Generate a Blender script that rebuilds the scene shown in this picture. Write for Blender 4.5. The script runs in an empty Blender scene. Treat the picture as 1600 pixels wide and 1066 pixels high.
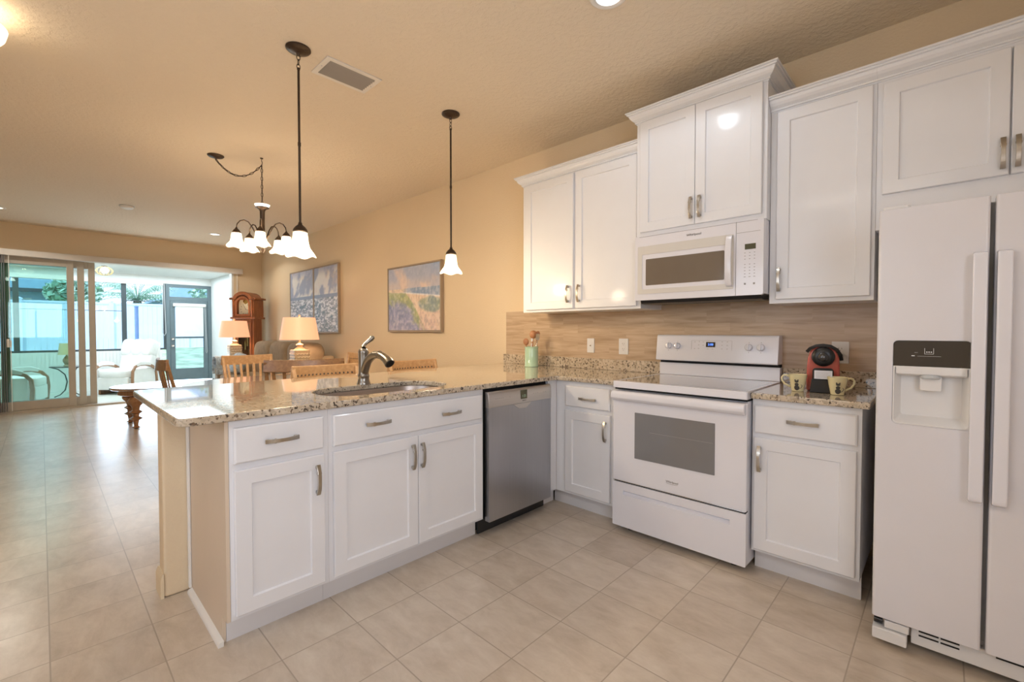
import bpy, bmesh, math, random
from mathutils import Vector, Matrix
random.seed(7)
R = math.radians
PI = math.pi
scene = bpy.context.scene
COL = scene.collection

# ------------------------------------------------------------------ camera
cam_data = bpy.data.cameras.new('camera')
cam = bpy.data.objects.new('camera', cam_data)
COL.objects.link(cam)
cam.location = (1.952, -3.0972, 1.2251)
cam.rotation_euler = (PI / 2 - 0.0233, 0, 0.7639)
cam_data.sensor_fit = 'HORIZONTAL'
cam_data.sensor_width = 36
cam_data.lens = 705.09 / 1600 * 36
cam_data.clip_end = 300
scene.camera = cam

# ------------------------------------------------------------------ world, sun, exposure
scene.view_settings.view_transform = 'Standard'
scene.view_settings.look = 'None'
scene.view_settings.gamma = 1
scene.view_settings.use_curve_mapping = False
scene.view_settings.exposure = 0.12
scene.cycles.use_denoising = True
scene.cycles.sample_clamp_indirect = 6
scene.cycles.max_bounces = 10
scene.cycles.diffuse_bounces = 5
scene.cycles.caustics_reflective = False
scene.cycles.caustics_refractive = False

world = bpy.data.worlds.new('sky')
scene.world = world
world.use_nodes = True
wn = world.node_tree
wn.nodes.clear()
w_out = wn.nodes.new('ShaderNodeOutputWorld')
w_bg = wn.nodes.new('ShaderNodeBackground')
w_tc = wn.nodes.new('ShaderNodeTexCoord')
w_sep = wn.nodes.new('ShaderNodeSeparateXYZ')
w_ramp = wn.nodes.new('ShaderNodeValToRGB')
w_ramp.color_ramp.elements[0].position = 0.45
w_ramp.color_ramp.elements[0].color = (0.93, 0.97, 1.0, 1)
w_ramp.color_ramp.elements[1].position = 0.95
w_ramp.color_ramp.elements[1].color = (0.42, 0.64, 1.0, 1)
w_map = wn.nodes.new('ShaderNodeMapRange')
w_map.inputs['From Min'].default_value = -1
wn.links.new(w_tc.outputs['Generated'], w_sep.inputs[0])
wn.links.new(w_sep.outputs['Z'], w_map.inputs['Value'])
wn.links.new(w_map.outputs[0], w_ramp.inputs[0])
wn.links.new(w_ramp.outputs[0], w_bg.inputs[0])
w_bg.inputs[1].default_value = 2.5
wn.links.new(w_bg.outputs[0], w_out.inputs[0])


def lamp(name, kind, loc, energy, color, size=0.1, size_y=None, aim=None, spread=None):
    d = bpy.data.lights.new(name, kind)
    d.energy = energy
    d.color = color
    if kind == 'AREA':
        d.size = size
        if size_y:
            d.shape = 'RECTANGLE'
            d.size_y = size_y
        if spread:
            d.spread = spread
    elif kind in ('POINT', 'SPOT'):
        d.shadow_soft_size = size
    o = bpy.data.objects.new(name, d)
    COL.objects.link(o)
    o.location = loc
    if aim is not None:
        o.rotation_euler = (Vector(aim) - Vector(loc)).to_track_quat('-Z', 'Y').to_euler()
    return o


sun = lamp('sun', 'SUN', (0, 0, 12), 4.5, (1, 0.96, 0.88), aim=(-3.0, 5.0, 5.0))
sun.data.angle = R(1)
WARM = (1.0, 0.78, 0.52)
COOL = (0.80, 0.86, 1.0)
# cool fill lights, added in the two made-up window openings out of view
lamp('window_fill', 'AREA', (.45, -5.0, 1.55), 5, COOL, 1.8, 1.2, aim=(.9, 0, 1.1))
lamp('window_fill', 'AREA', (2.99, -3.2, 1.55), 24, COOL, 1.2, 1.1, aim=(-1, -2.4, 1.0))
# fill lights added below the lanai ceiling and low in the slider opening
lamp('lanai_fill', 'AREA', (-9.8, -2.4, 2.47), 118, (0.80, 0.91, 1.0), 2.6, 4.2, aim=(-9.8, -2.4, 0))
lamp('slider_fill', 'AREA', (-8.20, -1.5, .45), 22, (0.66, 0.84, 1.0), 1.9, .8, aim=(0, -1.9, 3.6))
# fill light of the added ceiling box behind the camera
lamp('ceiling_box_fill', 'AREA', (1.3, -3.75, 2.69), 9, (1.0, 0.95, 0.90), 1.15, 0.32, aim=(1.3, -3.75, 0))


# ------------------------------------------------------------------ materials
def mat_base(name):
    m = bpy.data.materials.new(name)
    m.use_nodes = True
    nt = m.node_tree
    return m, nt, nt.nodes['Principled BSDF'], nt.nodes['Material Output']


def N(nt, t, **kw):
    n = nt.nodes.new(t)
    for k, v in kw.items():
        if hasattr(n, k) and k not in n.inputs:
            setattr(n, k, v)
        else:
            n.inputs[k].default_value = v
    return n


def c4(c):
    return (c[0], c[1], c[2], 1)


def coords(nt, scale=(1, 1, 1), loc=(0, 0, 0), rot=(0, 0, 0), kind='Object'):
    tc = N(nt, 'ShaderNodeTexCoord')
    mp = N(nt, 'ShaderNodeMapping')
    mp.inputs['Scale'].default_value = scale
    mp.inputs['Location'].default_value = loc
    mp.inputs['Rotation'].default_value = rot
    nt.links.new(tc.outputs[kind], mp.inputs[0])
    return mp.outputs[0]


def ramp(nt, fac, stops):
    r = N(nt, 'ShaderNodeValToRGB')
    e = r.color_ramp.elements
    while len(e) < len(stops):
        e.new(0.5)
    for i, (p, c) in enumerate(stops):
        e[i].position = p
        e[i].color = c4(c)
    nt.links.new(fac, r.inputs[0])
    return r.outputs[0]


def mixc(nt, fac, a, b, blend='MIX'):
    m = N(nt, 'ShaderNodeMix', data_type='RGBA', blend_type=blend)
    for sock, v in ((m.inputs[0], fac), (m.inputs[6], a), (m.inputs[7], b)):
        if isinstance(v, bpy.types.NodeSocket):
            nt.links.new(v, sock)
        else:
            sock.default_value = v if sock.type == 'VALUE' else c4(v)
    return m.outputs[2]


def add_bump(nt, bsdf, height, strength, dist=0.01):
    b = N(nt, 'ShaderNodeBump')
    b.inputs['Strength'].default_value = strength
    b.inputs['Distance'].default_value = dist
    nt.links.new(height, b.inputs['Height'])
    nt.links.new(b.outputs[0], bsdf.inputs['Normal'])


def plain(name, color, rough=0.5, metal=0.0, var=0.04, scale=8, bump=0.0, bscale=150, coat=0.0, spec=None, stretch=(1, 1, 1)):
    m, nt, b, o = mat_base(name)
    co = coords(nt, stretch)
    n = N(nt, 'ShaderNodeTexNoise', Scale=scale, Detail=4.0)
    nt.links.new(co, n.inputs[0])
    dark = tuple(max(0, c * (1 - var)) for c in color)
    lite = tuple(min(1, c * (1 + var)) for c in color)
    nt.links.new(ramp(nt, n.outputs[0], [(0.3, dark), (0.7, lite)]), b.inputs['Base Color'])
    b.inputs['Roughness'].default_value = rough
    b.inputs['Metallic'].default_value = metal
    b.inputs['Coat Weight'].default_value = coat
    b.inputs['Coat Roughness'].default_value = 0.08
    if spec is not None:
        b.inputs['Specular IOR Level'].default_value = spec
    if bump:
        n2 = N(nt, 'ShaderNodeTexNoise', Scale=bscale, Detail=3.0)
        nt.links.new(co, n2.inputs[0])
        add_bump(nt, b, n2.outputs[0], bump)
    return m


def wood(name, dark, lite, axis=2, rough=0.35, scale=6, coat=0.2):
    m, nt, b, o = mat_base(name)
    s = [scale * 4] * 3
    s[axis] = scale * 0.5
    co = coords(nt, s)
    n = N(nt, 'ShaderNodeTexNoise', Scale=1.5, Detail=6.0, Distortion=0.6)
    nt.links.new(co, n.inputs[0])
    nt.links.new(ramp(nt, n.outputs[0], [(0.3, dark), (0.7, lite)]), b.inputs['Base Color'])
    b.inputs['Roughness'].default_value = rough
    b.inputs['Coat Weight'].default_value = coat
    b.inputs['Coat Roughness'].default_value = 0.15
    add_bump(nt, b, n.outputs[0], 0.05)
    return m


def glow(name, color, strength, base=(0.9, 0.88, 0.82)):
    m, nt, b, o = mat_base(name)
    co = coords(nt)
    n = N(nt, 'ShaderNodeTexNoise', Scale=20.0)
    nt.links.new(co, n.inputs[0])
    nt.links.new(ramp(nt, n.outputs[0], [(0.0, tuple(c * 0.95 for c in color)), (1.0, color)]), b.inputs['Emission Color'])
    b.inputs['Base Color'].default_value = c4(base)
    b.inputs['Emission Strength'].default_value = strength
    b.inputs['Roughness'].default_value = 0.4
    return m


def lit_glass(name, color, strength):
    """frosted glass that passes the light of the lamp inside it"""
    m, nt, b, o = mat_base(name)
    nt.nodes.remove(b)
    n = N(nt, 'ShaderNodeTexNoise', Scale=30.0)
    nt.links.new(coords(nt), n.inputs[0])
    col = ramp(nt, n.outputs[0], [(0.3, tuple(c * .93 for c in color)), (0.7, color)])
    tr = N(nt, 'ShaderNodeBsdfTranslucent')
    tp = N(nt, 'ShaderNodeBsdfTransparent')
    em = N(nt, 'ShaderNodeEmission', Strength=strength)
    nt.links.new(col, tr.inputs[0])
    nt.links.new(col, em.inputs[0])
    m1 = N(nt, 'ShaderNodeMixShader')
    m1.inputs[0].default_value = .45
    nt.links.new(tr.outputs[0], m1.inputs[1])
    nt.links.new(tp.outputs[0], m1.inputs[2])
    a = N(nt, 'ShaderNodeAddShader')
    nt.links.new(m1.outputs[0], a.inputs[0])
    nt.links.new(em.outputs[0], a.inputs[1])
    nt.links.new(a.outputs[0], o.inputs[0])
    return m


def glass(name, tint=(1, 1, 1), gloss=0.08, rough=0.0):
    m, nt, b, o = mat_base(name)
    nt.nodes.remove(b)
    tr = N(nt, 'ShaderNodeBsdfTransparent')
    tr.inputs[0].default_value = c4(tint)
    gl = N(nt, 'ShaderNodeBsdfGlossy')
    gl.inputs['Roughness'].default_value = rough
    fr = N(nt, 'ShaderNodeFresnel', IOR=1.4)
    mx = N(nt, 'ShaderNodeMixShader')
    nt.links.new(fr.outputs[0], mx.inputs[0])
    nt.links.new(tr.outputs[0], mx.inputs[1])
    nt.links.new(gl.outputs[0], mx.inputs[2])
    nt.links.new(mx.outputs[0], o.inputs[0])
    return m


def wall_paint(name, color, bscale=60, bump=0.25, rough=0.75):
    m, nt, b, o = mat_base(name)
    co = coords(nt)
    n = N(nt, 'ShaderNodeTexNoise', Scale=1.5, Detail=2.0)
    nt.links.new(co, n.inputs[0])
    nt.links.new(ramp(nt, n.outputs[0], [(0.2, tuple(c * 0.975 for c in color)), (0.8, color)]), b.inputs['Base Color'])
    v = N(nt, 'ShaderNodeTexNoise', Scale=float(bscale), Detail=3.0, Roughness=0.6)
    nt.links.new(co, v.inputs[0])
    h = ramp(nt, v.outputs[0], [(0.42, (0, 0, 0)), (0.6, (1, 1, 1))])
    add_bump(nt, b, h, bump, 0.004)
    b.inputs['Roughness'].default_value = rough
    return m


def tile_floor(name):
    m, nt, b, o = mat_base(name)
    co = coords(nt, loc=(-0.195 + 0.3045 * 60, 0.71 + 0.298 * 60, 0))
    br = N(nt, 'ShaderNodeTexBrick', offset=0.0, squash=1.0)
    br.inputs['Scale'].default_value = 1
    br.inputs['Mortar Size'].default_value = 0.0024
    br.inputs['Mortar Smooth'].default_value = 0.1
    br.inputs['Bias'].default_value = 0.0
    br.inputs['Brick Width'].default_value = 0.3045
    br.inputs['Row Height'].default_value = 0.298
    br.inputs['Color1'].default_value = (0.0, 0, 0, 1)
    br.inputs['Color2'].default_value = (1.0, 1, 1, 1)
    br.inputs['Mortar'].default_value = (0.5, 0.5, 0.5, 1)
    nt.links.new(co, br.inputs[0])
    # per tile offset of the veining so that tiles do not run into each other
    off = N(nt, 'ShaderNodeVectorMath', operation='MULTIPLY_ADD')
    nt.links.new(br.outputs['Color'], off.inputs[0])
    off.inputs[1].default_value = (7, 3, 5)
    nt.links.new(co, off.inputs[2])
    mp = N(nt, 'ShaderNodeMapping')
    mp.inputs['Scale'].default_value = (1.2, 2.6, 1)
    mp.inputs['Rotation'].default_value = (0, 0, 0.25)
    nt.links.new(off.outputs[0], mp.inputs[0])
    n1 = N(nt, 'ShaderNodeTexNoise', Scale=4.5, Detail=9.0, Roughness=0.68, Distortion=0.35)
    nt.links.new(mp.outputs[0], n1.inputs[0])
    base = ramp(nt, n1.outputs[0], [(0.30, (0.455, 0.375, 0.285)), (0.5, (0.545, 0.46, 0.365)), (0.70, (0.62, 0.54, 0.44))])
    tv = mixc(nt, 0.16, base, br.outputs['Color'], 'SOFT_LIGHT')
    col = mixc(nt, br.outputs['Fac'], tv, (0.36, 0.295, 0.225))
    nt.links.new(col, b.inputs['Base Color'])
    rr = N(nt, 'ShaderNodeMapRange')
    nt.links.new(n1.outputs[0], rr.inputs['Value'])
    rr.inputs['To Min'].default_value = 0.30
    rr.inputs['To Max'].default_value = 0.34
    b.inputs['Coat Weight'].default_value = 0.45
    b.inputs['Coat Roughness'].default_value = 0.22
    nt.links.new(rr.outputs[0], b.inputs['Roughness'])
    inv = N(nt, 'ShaderNodeMath', operation='SUBTRACT')
    inv.inputs[0].default_value = 1
    nt.links.new(br.outputs['Fac'], inv.inputs[1])
    add_bump(nt, b, inv.outputs[0], 0.25, 0.002)
    return m


def granite(name):
    m, nt, b, o = mat_base(name)
    co = coords(nt)
    n0 = N(nt, 'ShaderNodeTexNoise', Scale=6.0, Detail=3.0)
    nt.links.new(co, n0.inputs[0])
    base = ramp(nt, n0.outputs[0], [(0.35, (0.44, 0.35, 0.245)), (0.65, (0.60, 0.51, 0.385))])
    v = N(nt, 'ShaderNodeTexVoronoi', Scale=70.0)
    nt.links.new(co, v.inputs[0])
    grain = ramp(nt, v.outputs['Color'], [(0.15, (0.30, 0.25, 0.19)), (0.45, (0.68, 0.60, 0.49)), (0.8, (0.50, 0.41, 0.30))])
    c1 = mixc(nt, 0.55, base, grain)
    n1 = N(nt, 'ShaderNodeTexNoise', Scale=75.0, Detail=3.0, Roughness=0.65)
    nt.links.new(co, n1.inputs[0])
    f1 = ramp(nt, n1.outputs[0], [(0.57, (0, 0, 0)), (0.615, (1, 1, 1))])
    c2 = mixc(nt, f1, c1, (0.055, 0.04, 0.032))
    n2 = N(nt, 'ShaderNodeTexNoise', Scale=45.0, Detail=2.0)
    mp2 = coords(nt, loc=(5, 3, 1))
    nt.links.new(mp2, n2.inputs[0])
    f2 = ramp(nt, n2.outputs[0], [(0.62, (0, 0, 0)), (0.68, (1, 1, 1))])
    c3 = mixc(nt, f2, c2, (0.16, 0.11, 0.075))
    nt.links.new(c3, b.inputs['Base Color'])
    b.inputs['Roughness'].default_value = 0.05
    b.inputs['Coat Weight'].default_value = 0.35
    b.inputs['Coat Roughness'].default_value = 0.03
    return m


def backsplash_tile(name):
    m, nt, b, o = mat_base(name)
    co = coords(nt, rot=(-PI / 2, 0, 0), loc=(0.1, 0, 0))
    br = N(nt, 'ShaderNodeTexBrick', offset=0.5, squash=1.0)
    br.inputs['Scale'].default_value = 1
    br.inputs['Mortar Size'].default_value = 0.0008
    br.inputs['Brick Width'].default_value = 0.30
    br.inputs['Row Height'].default_value = 0.075
    br.inputs['Color1'].default_value = (0.30, 0.30, 0.30, 1)
    br.inputs['Color2'].default_value = (0.72, 0.72, 0.72, 1)
    br.inputs['Mortar'].default_value = (0.45, 0.45, 0.45, 1)
    nt.links.new(co, br.inputs[0])
    off = N(nt, 'ShaderNodeVectorMath', operation='MULTIPLY_ADD')
    nt.links.new(br.outputs['Color'], off.inputs[0])
    off.inputs[1].default_value = (3, 2, 5)
    co2 = coords(nt, scale=(2.2, 2.2, 26))
    nt.links.new(co2, off.inputs[2])
    n = N(nt, 'ShaderNodeTexNoise', Scale=1.6, Detail=7.0, Distortion=0.5)
    nt.links.new(off.outputs[0], n.inputs[0])
    base = ramp(nt, n.outputs[0], [(0.3, (0.40, 0.285, 0.18)), (0.5, (0.50, 0.37, 0.25)), (0.72, (0.58, 0.45, 0.325))])
    c = mixc(nt, 0.16, base, br.outputs['Color'], 'SOFT_LIGHT')
    nt.links.new(c, b.inputs['Base Color'])
    b.inputs['Roughness'].default_value = 0.32
    return m


def brushed(name, color, rough=0.28, axis=2):
    m, nt, b, o = mat_base(name)
    s = [420, 420, 420]
    s[axis] = 2
    co = coords(nt, s)
    n = N(nt, 'ShaderNodeTexNoise', Scale=1.0, Detail=3.0)
    nt.links.new(co, n.inputs[0])
    nt.links.new(ramp(nt, n.outputs[0], [(0.3, tuple(c * 0.9 for c in color)), (0.7, color)]), b.inputs['Base Color'])
    b.inputs['Metallic'].default_value = 1
    b.inputs['Roughness'].default_value = rough
    b.inputs['Anisotropic'].default_value = 0.4
    return m


M = {}
M['wall'] = wall_paint('cream wall paint', (0.74, 0.605, 0.42), 70, 0.18)
M['ceiling'] = wall_paint('textured ceiling paint', (0.77, 0.67, 0.53), 34, 0.45, 0.85)
M['trim'] = plain('white trim paint', (0.80, 0.78, 0.74), 0.4, var=0.01)
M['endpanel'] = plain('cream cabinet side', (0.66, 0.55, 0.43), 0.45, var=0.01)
M['creamtrim'] = plain('cream trim paint', (0.74, 0.62, 0.43), 0.45, var=0.01)
M['floor'] = tile_floor('beige stone floor tile')
M['granite'] = granite('speckled granite')
M['backsplash'] = backsplash_tile('tan vein cut stone tile')
M['cab'] = plain('white cabinet lacquer', (0.77, 0.775, 0.80), 0.38, var=0.01, coat=0.15)
M['toe'] = plain('white toe kick', (0.70, 0.69, 0.70), 0.4, var=0.01)
M['enamel'] = plain('white appliance enamel', (0.76, 0.76, 0.81), 0.16, var=0.008, coat=0.4)
M['fridgewhite'] = plain('white textured steel', (0.71, 0.70, 0.73), 0.22, var=0.01, bump=0.05, bscale=420, coat=0.3)
M['plastic'] = plain('white plastic', (0.74, 0.73, 0.72), 0.35, var=0.01)
M['greyplastic'] = plain('pale grey plastic', (0.50, 0.52, 0.53), 0.35, var=0.02)
M['black'] = plain('black plastic', (0.012, 0.012, 0.013), 0.3, var=0.1)
M['cavity'] = plain('black cavity', (0.008, 0.008, 0.008), 0.8, var=0.1)
M['ovenglass'] = plain('grey oven glass', (0.19, 0.19, 0.195), 0.08, var=0.02, coat=0.6)
M['mwframe'] = plain('pale grey microwave frame', (0.66, 0.64, 0.60), 0.25, var=0.01, coat=0.3)
M['mwglass'] = plain('brown grey microwave glass', (0.17, 0.14, 0.11), 0.1, var=0.03, coat=0.5)
M['cooktop'] = plain('grey ceramic glass', (0.10, 0.098, 0.095), 0.06, var=0.04, coat=1.0)
M['blackglass'] = plain('black glossy glass', (0.01, 0.011, 0.015), 0.05, var=0.2, coat=1.0)
M['steel'] = brushed('brushed stainless steel', (0.50, 0.51, 0.54), 0.32)
M['steelpanel'] = brushed('satin stainless trim', (0.66, 0.63, 0.60), 0.35, axis=1)
M['sinksteel'] = brushed('sink steel', (0.42, 0.36, 0.32), 0.35, axis=1)
M['nickel'] = plain('brushed nickel', (0.50, 0.47, 0.42), 0.28, metal=1, var=0.08, scale=40)
M['faucet'] = plain('satin nickel faucet', (0.30, 0.28, 0.25), 0.30, metal=1, var=0.04)
M['chrome'] = plain('polished chrome', (0.8, 0.8, 0.8), 0.08, metal=1, var=0.02)
M['bronze'] = plain('dark bronze', (0.055, 0.036, 0.024), 0.38, metal=0.6, var=0.15, scale=30)
M['shade'] = lit_glass('lit frosted glass', (1.0, 0.88, 0.70), 1.1)
M['bulb'] = glow('lit bulb', (1.0, 0.9, 0.72), 6)
M['dish'] = glow('lit glass dish', (1.0, 0.95, 0.88), 1.8)
M['bowl'] = glow('lit glass bowl', (1.0, 0.88, 0.68), 1.2)
M['spot'] = glow('lit lens', (0.9, 0.95, 1.0), 1.6)
M['warmspot'] = glow('lit warm lens', (1.0, 0.93, 0.8), 2.0)
M['fill_diffuser'] = glow('lit acrylic diffuser', (1.0, 0.93, 0.84), 2.0)  # glowing panel of the added ceiling fill box
M['bluedisplay'] = glow('blue digits', (0.10, 0.25, 1.0), 2.5, base=(0, 0, 0.1))
M['display'] = plain('olive display', (0.075, 0.07, 0.03), 0.2, var=0.1)
M['ink'] = plain('grey print', (0.30, 0.29, 0.28), 0.5, var=0.02)
M['darkink'] = plain('dark print', (0.07, 0.065, 0.06), 0.5, var=0.02)
M['logo'] = plain('grey metal lettering', (0.22, 0.20, 0.18), 0.3, metal=0.4, var=0.02)
M['whiteink'] = plain('white print', (0.75, 0.75, 0.75), 0.5, var=0.02)
M['mint'] = plain('mint green ceramic', (0.43, 0.62, 0.44), 0.12, var=0.02, coat=0.6)
M['spoon'] = wood('spoon wood', (0.36, 0.15, 0.06), (0.52, 0.25, 0.11), 2, 0.5)
M['red'] = plain('coral red plastic', (0.50, 0.10, 0.075), 0.25, var=0.03, coat=0.3)
M['paper'] = plain('white paper card', (0.72, 0.73, 0.78), 0.7, var=0.02)
M['mug'] = plain('cream mug glaze', (0.78, 0.70, 0.42), 0.15, var=0.02, coat=0.5)
M['oak'] = wood('honey oak', (0.47, 0.275, 0.13), (0.60, 0.38, 0.20), 0)
M['oakv'] = wood('honey oak upright', (0.47, 0.275, 0.13), (0.60, 0.38, 0.20), 2)
M['brownwood'] = wood('brown chair wood', (0.20, 0.10, 0.04), (0.30, 0.16, 0.065), 0)
M['clockwood'] = wood('cherry clock wood', (0.20, 0.065, 0.025), (0.33, 0.12, 0.045), 2)
M['tablewood'] = wood('turned pine', (0.26, 0.13, 0.06), (0.37, 0.20, 0.10), 2)
M['tabletop'] = plain('reflection grey table top', (0.42, 0.37, 0.36), 0.12, var=0.06, coat=0.7)  # the grey stands for reflection, put into the base colour
M['bluetop'] = plain('glossy table top', (0.30, 0.22, 0.17), 0.05, var=0.06, coat=1.0)
M['clockface'] = plain('aged clock dial', (0.62, 0.60, 0.47), 0.35, var=0.04)
M['brass'] = plain('brass', (0.75, 0.55, 0.22), 0.2, metal=1, var=0.05)
M['clockglass'] = glass('clock glass', (0.85, 0.9, 0.9))
M['lampshade'] = glow('lit linen lampshade', (1.0, 0.50, 0.28), 0.72, base=(0.70, 0.43, 0.28))
M['lampbase'] = plain('tan woven ceramic', (0.50, 0.40, 0.27), 0.4, var=0.08, scale=30)
M['sofa'] = plain('tan chenille', (0.36, 0.28, 0.19), 0.9, var=0.12, scale=12, bump=0.3)
M['whitefabric'] = plain('white upholstery', (0.80, 0.82, 0.80), 0.85, var=0.04, bump=0.2)
M['bluepillow'] = plain('blue and white pillow', (0.50, 0.60, 0.70), 0.9, var=0.45, scale=25)
M['blind'] = plain('grey vertical blind', (0.50, 0.49, 0.52), 0.5, var=0.05)
M['vinyl'] = plain('almond door frame', (0.46, 0.42, 0.35), 0.45, var=0.03)
M['headrail'] = plain('white headrail', (0.62, 0.58, 0.53), 0.5, var=0.02)
M['greenglass'] = glass('green tinted glass', (0.70, 0.87, 0.81))
M['clearglass'] = glass('clear glass', (0.97, 0.99, 1.0))
M['screen'] = glass('window screen', (0.82, 0.88, 0.96))
M['darkframe'] = plain('dark bronze frame', (0.055, 0.075, 0.085), 0.4, var=0.08)
M['doorgrey'] = plain('slate grey door paint', (0.14, 0.19, 0.21), 0.45, var=0.05)
M['lanaiwhite'] = plain('white exterior stucco', (0.82, 0.84, 0.82), 0.8, var=0.02, bump=0.15)
M['lanaifloor'] = plain('pale lanai floor', (0.55, 0.58, 0.52), 0.5, var=0.06)
M['fence'] = plain('white vinyl fence', (0.72, 0.78, 0.88), 0.5, var=0.02)
M['bluepost'] = plain('blue grey post', (0.20, 0.30, 0.50), 0.5, var=0.04)
M['grass'] = plain('lawn grass', (0.30, 0.42, 0.25), 0.9, var=0.4, scale=2.5, bump=0.4)
M['roofteal'] = plain('blue grey roof', (0.20, 0.32, 0.37), 0.8, var=0.12)
M['housewall'] = plain('pale blue house wall', (0.46, 0.56, 0.70), 0.8, var=0.05)
M['palm'] = plain('palm leaf', (0.48, 0.64, 0.48), 0.6, var=0.4, scale=5)
M['leaf'] = plain('tree leaf', (0.42, 0.60, 0.44), 0.7, var=0.5, scale=4)
M['trunk'] = wood('bark', (0.10, 0.08, 0.06), (0.2, 0.16, 0.12), 2, 0.9, coat=0)
M['vent'] = plain('white vent metal', (0.76, 0.72, 0.66), 0.4, var=0.02)
M['ventlouvre'] = plain('grey vent louvres', (0.30, 0.27, 0.24), 0.5, var=0.02)
M['ventdark'] = plain('vent interior', (0.10, 0.09, 0.08), 0.8, var=0.02)
M['frame'] = plain('taupe picture frame', (0.38, 0.30, 0.22), 0.45, var=0.08, metal=0.2)


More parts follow.
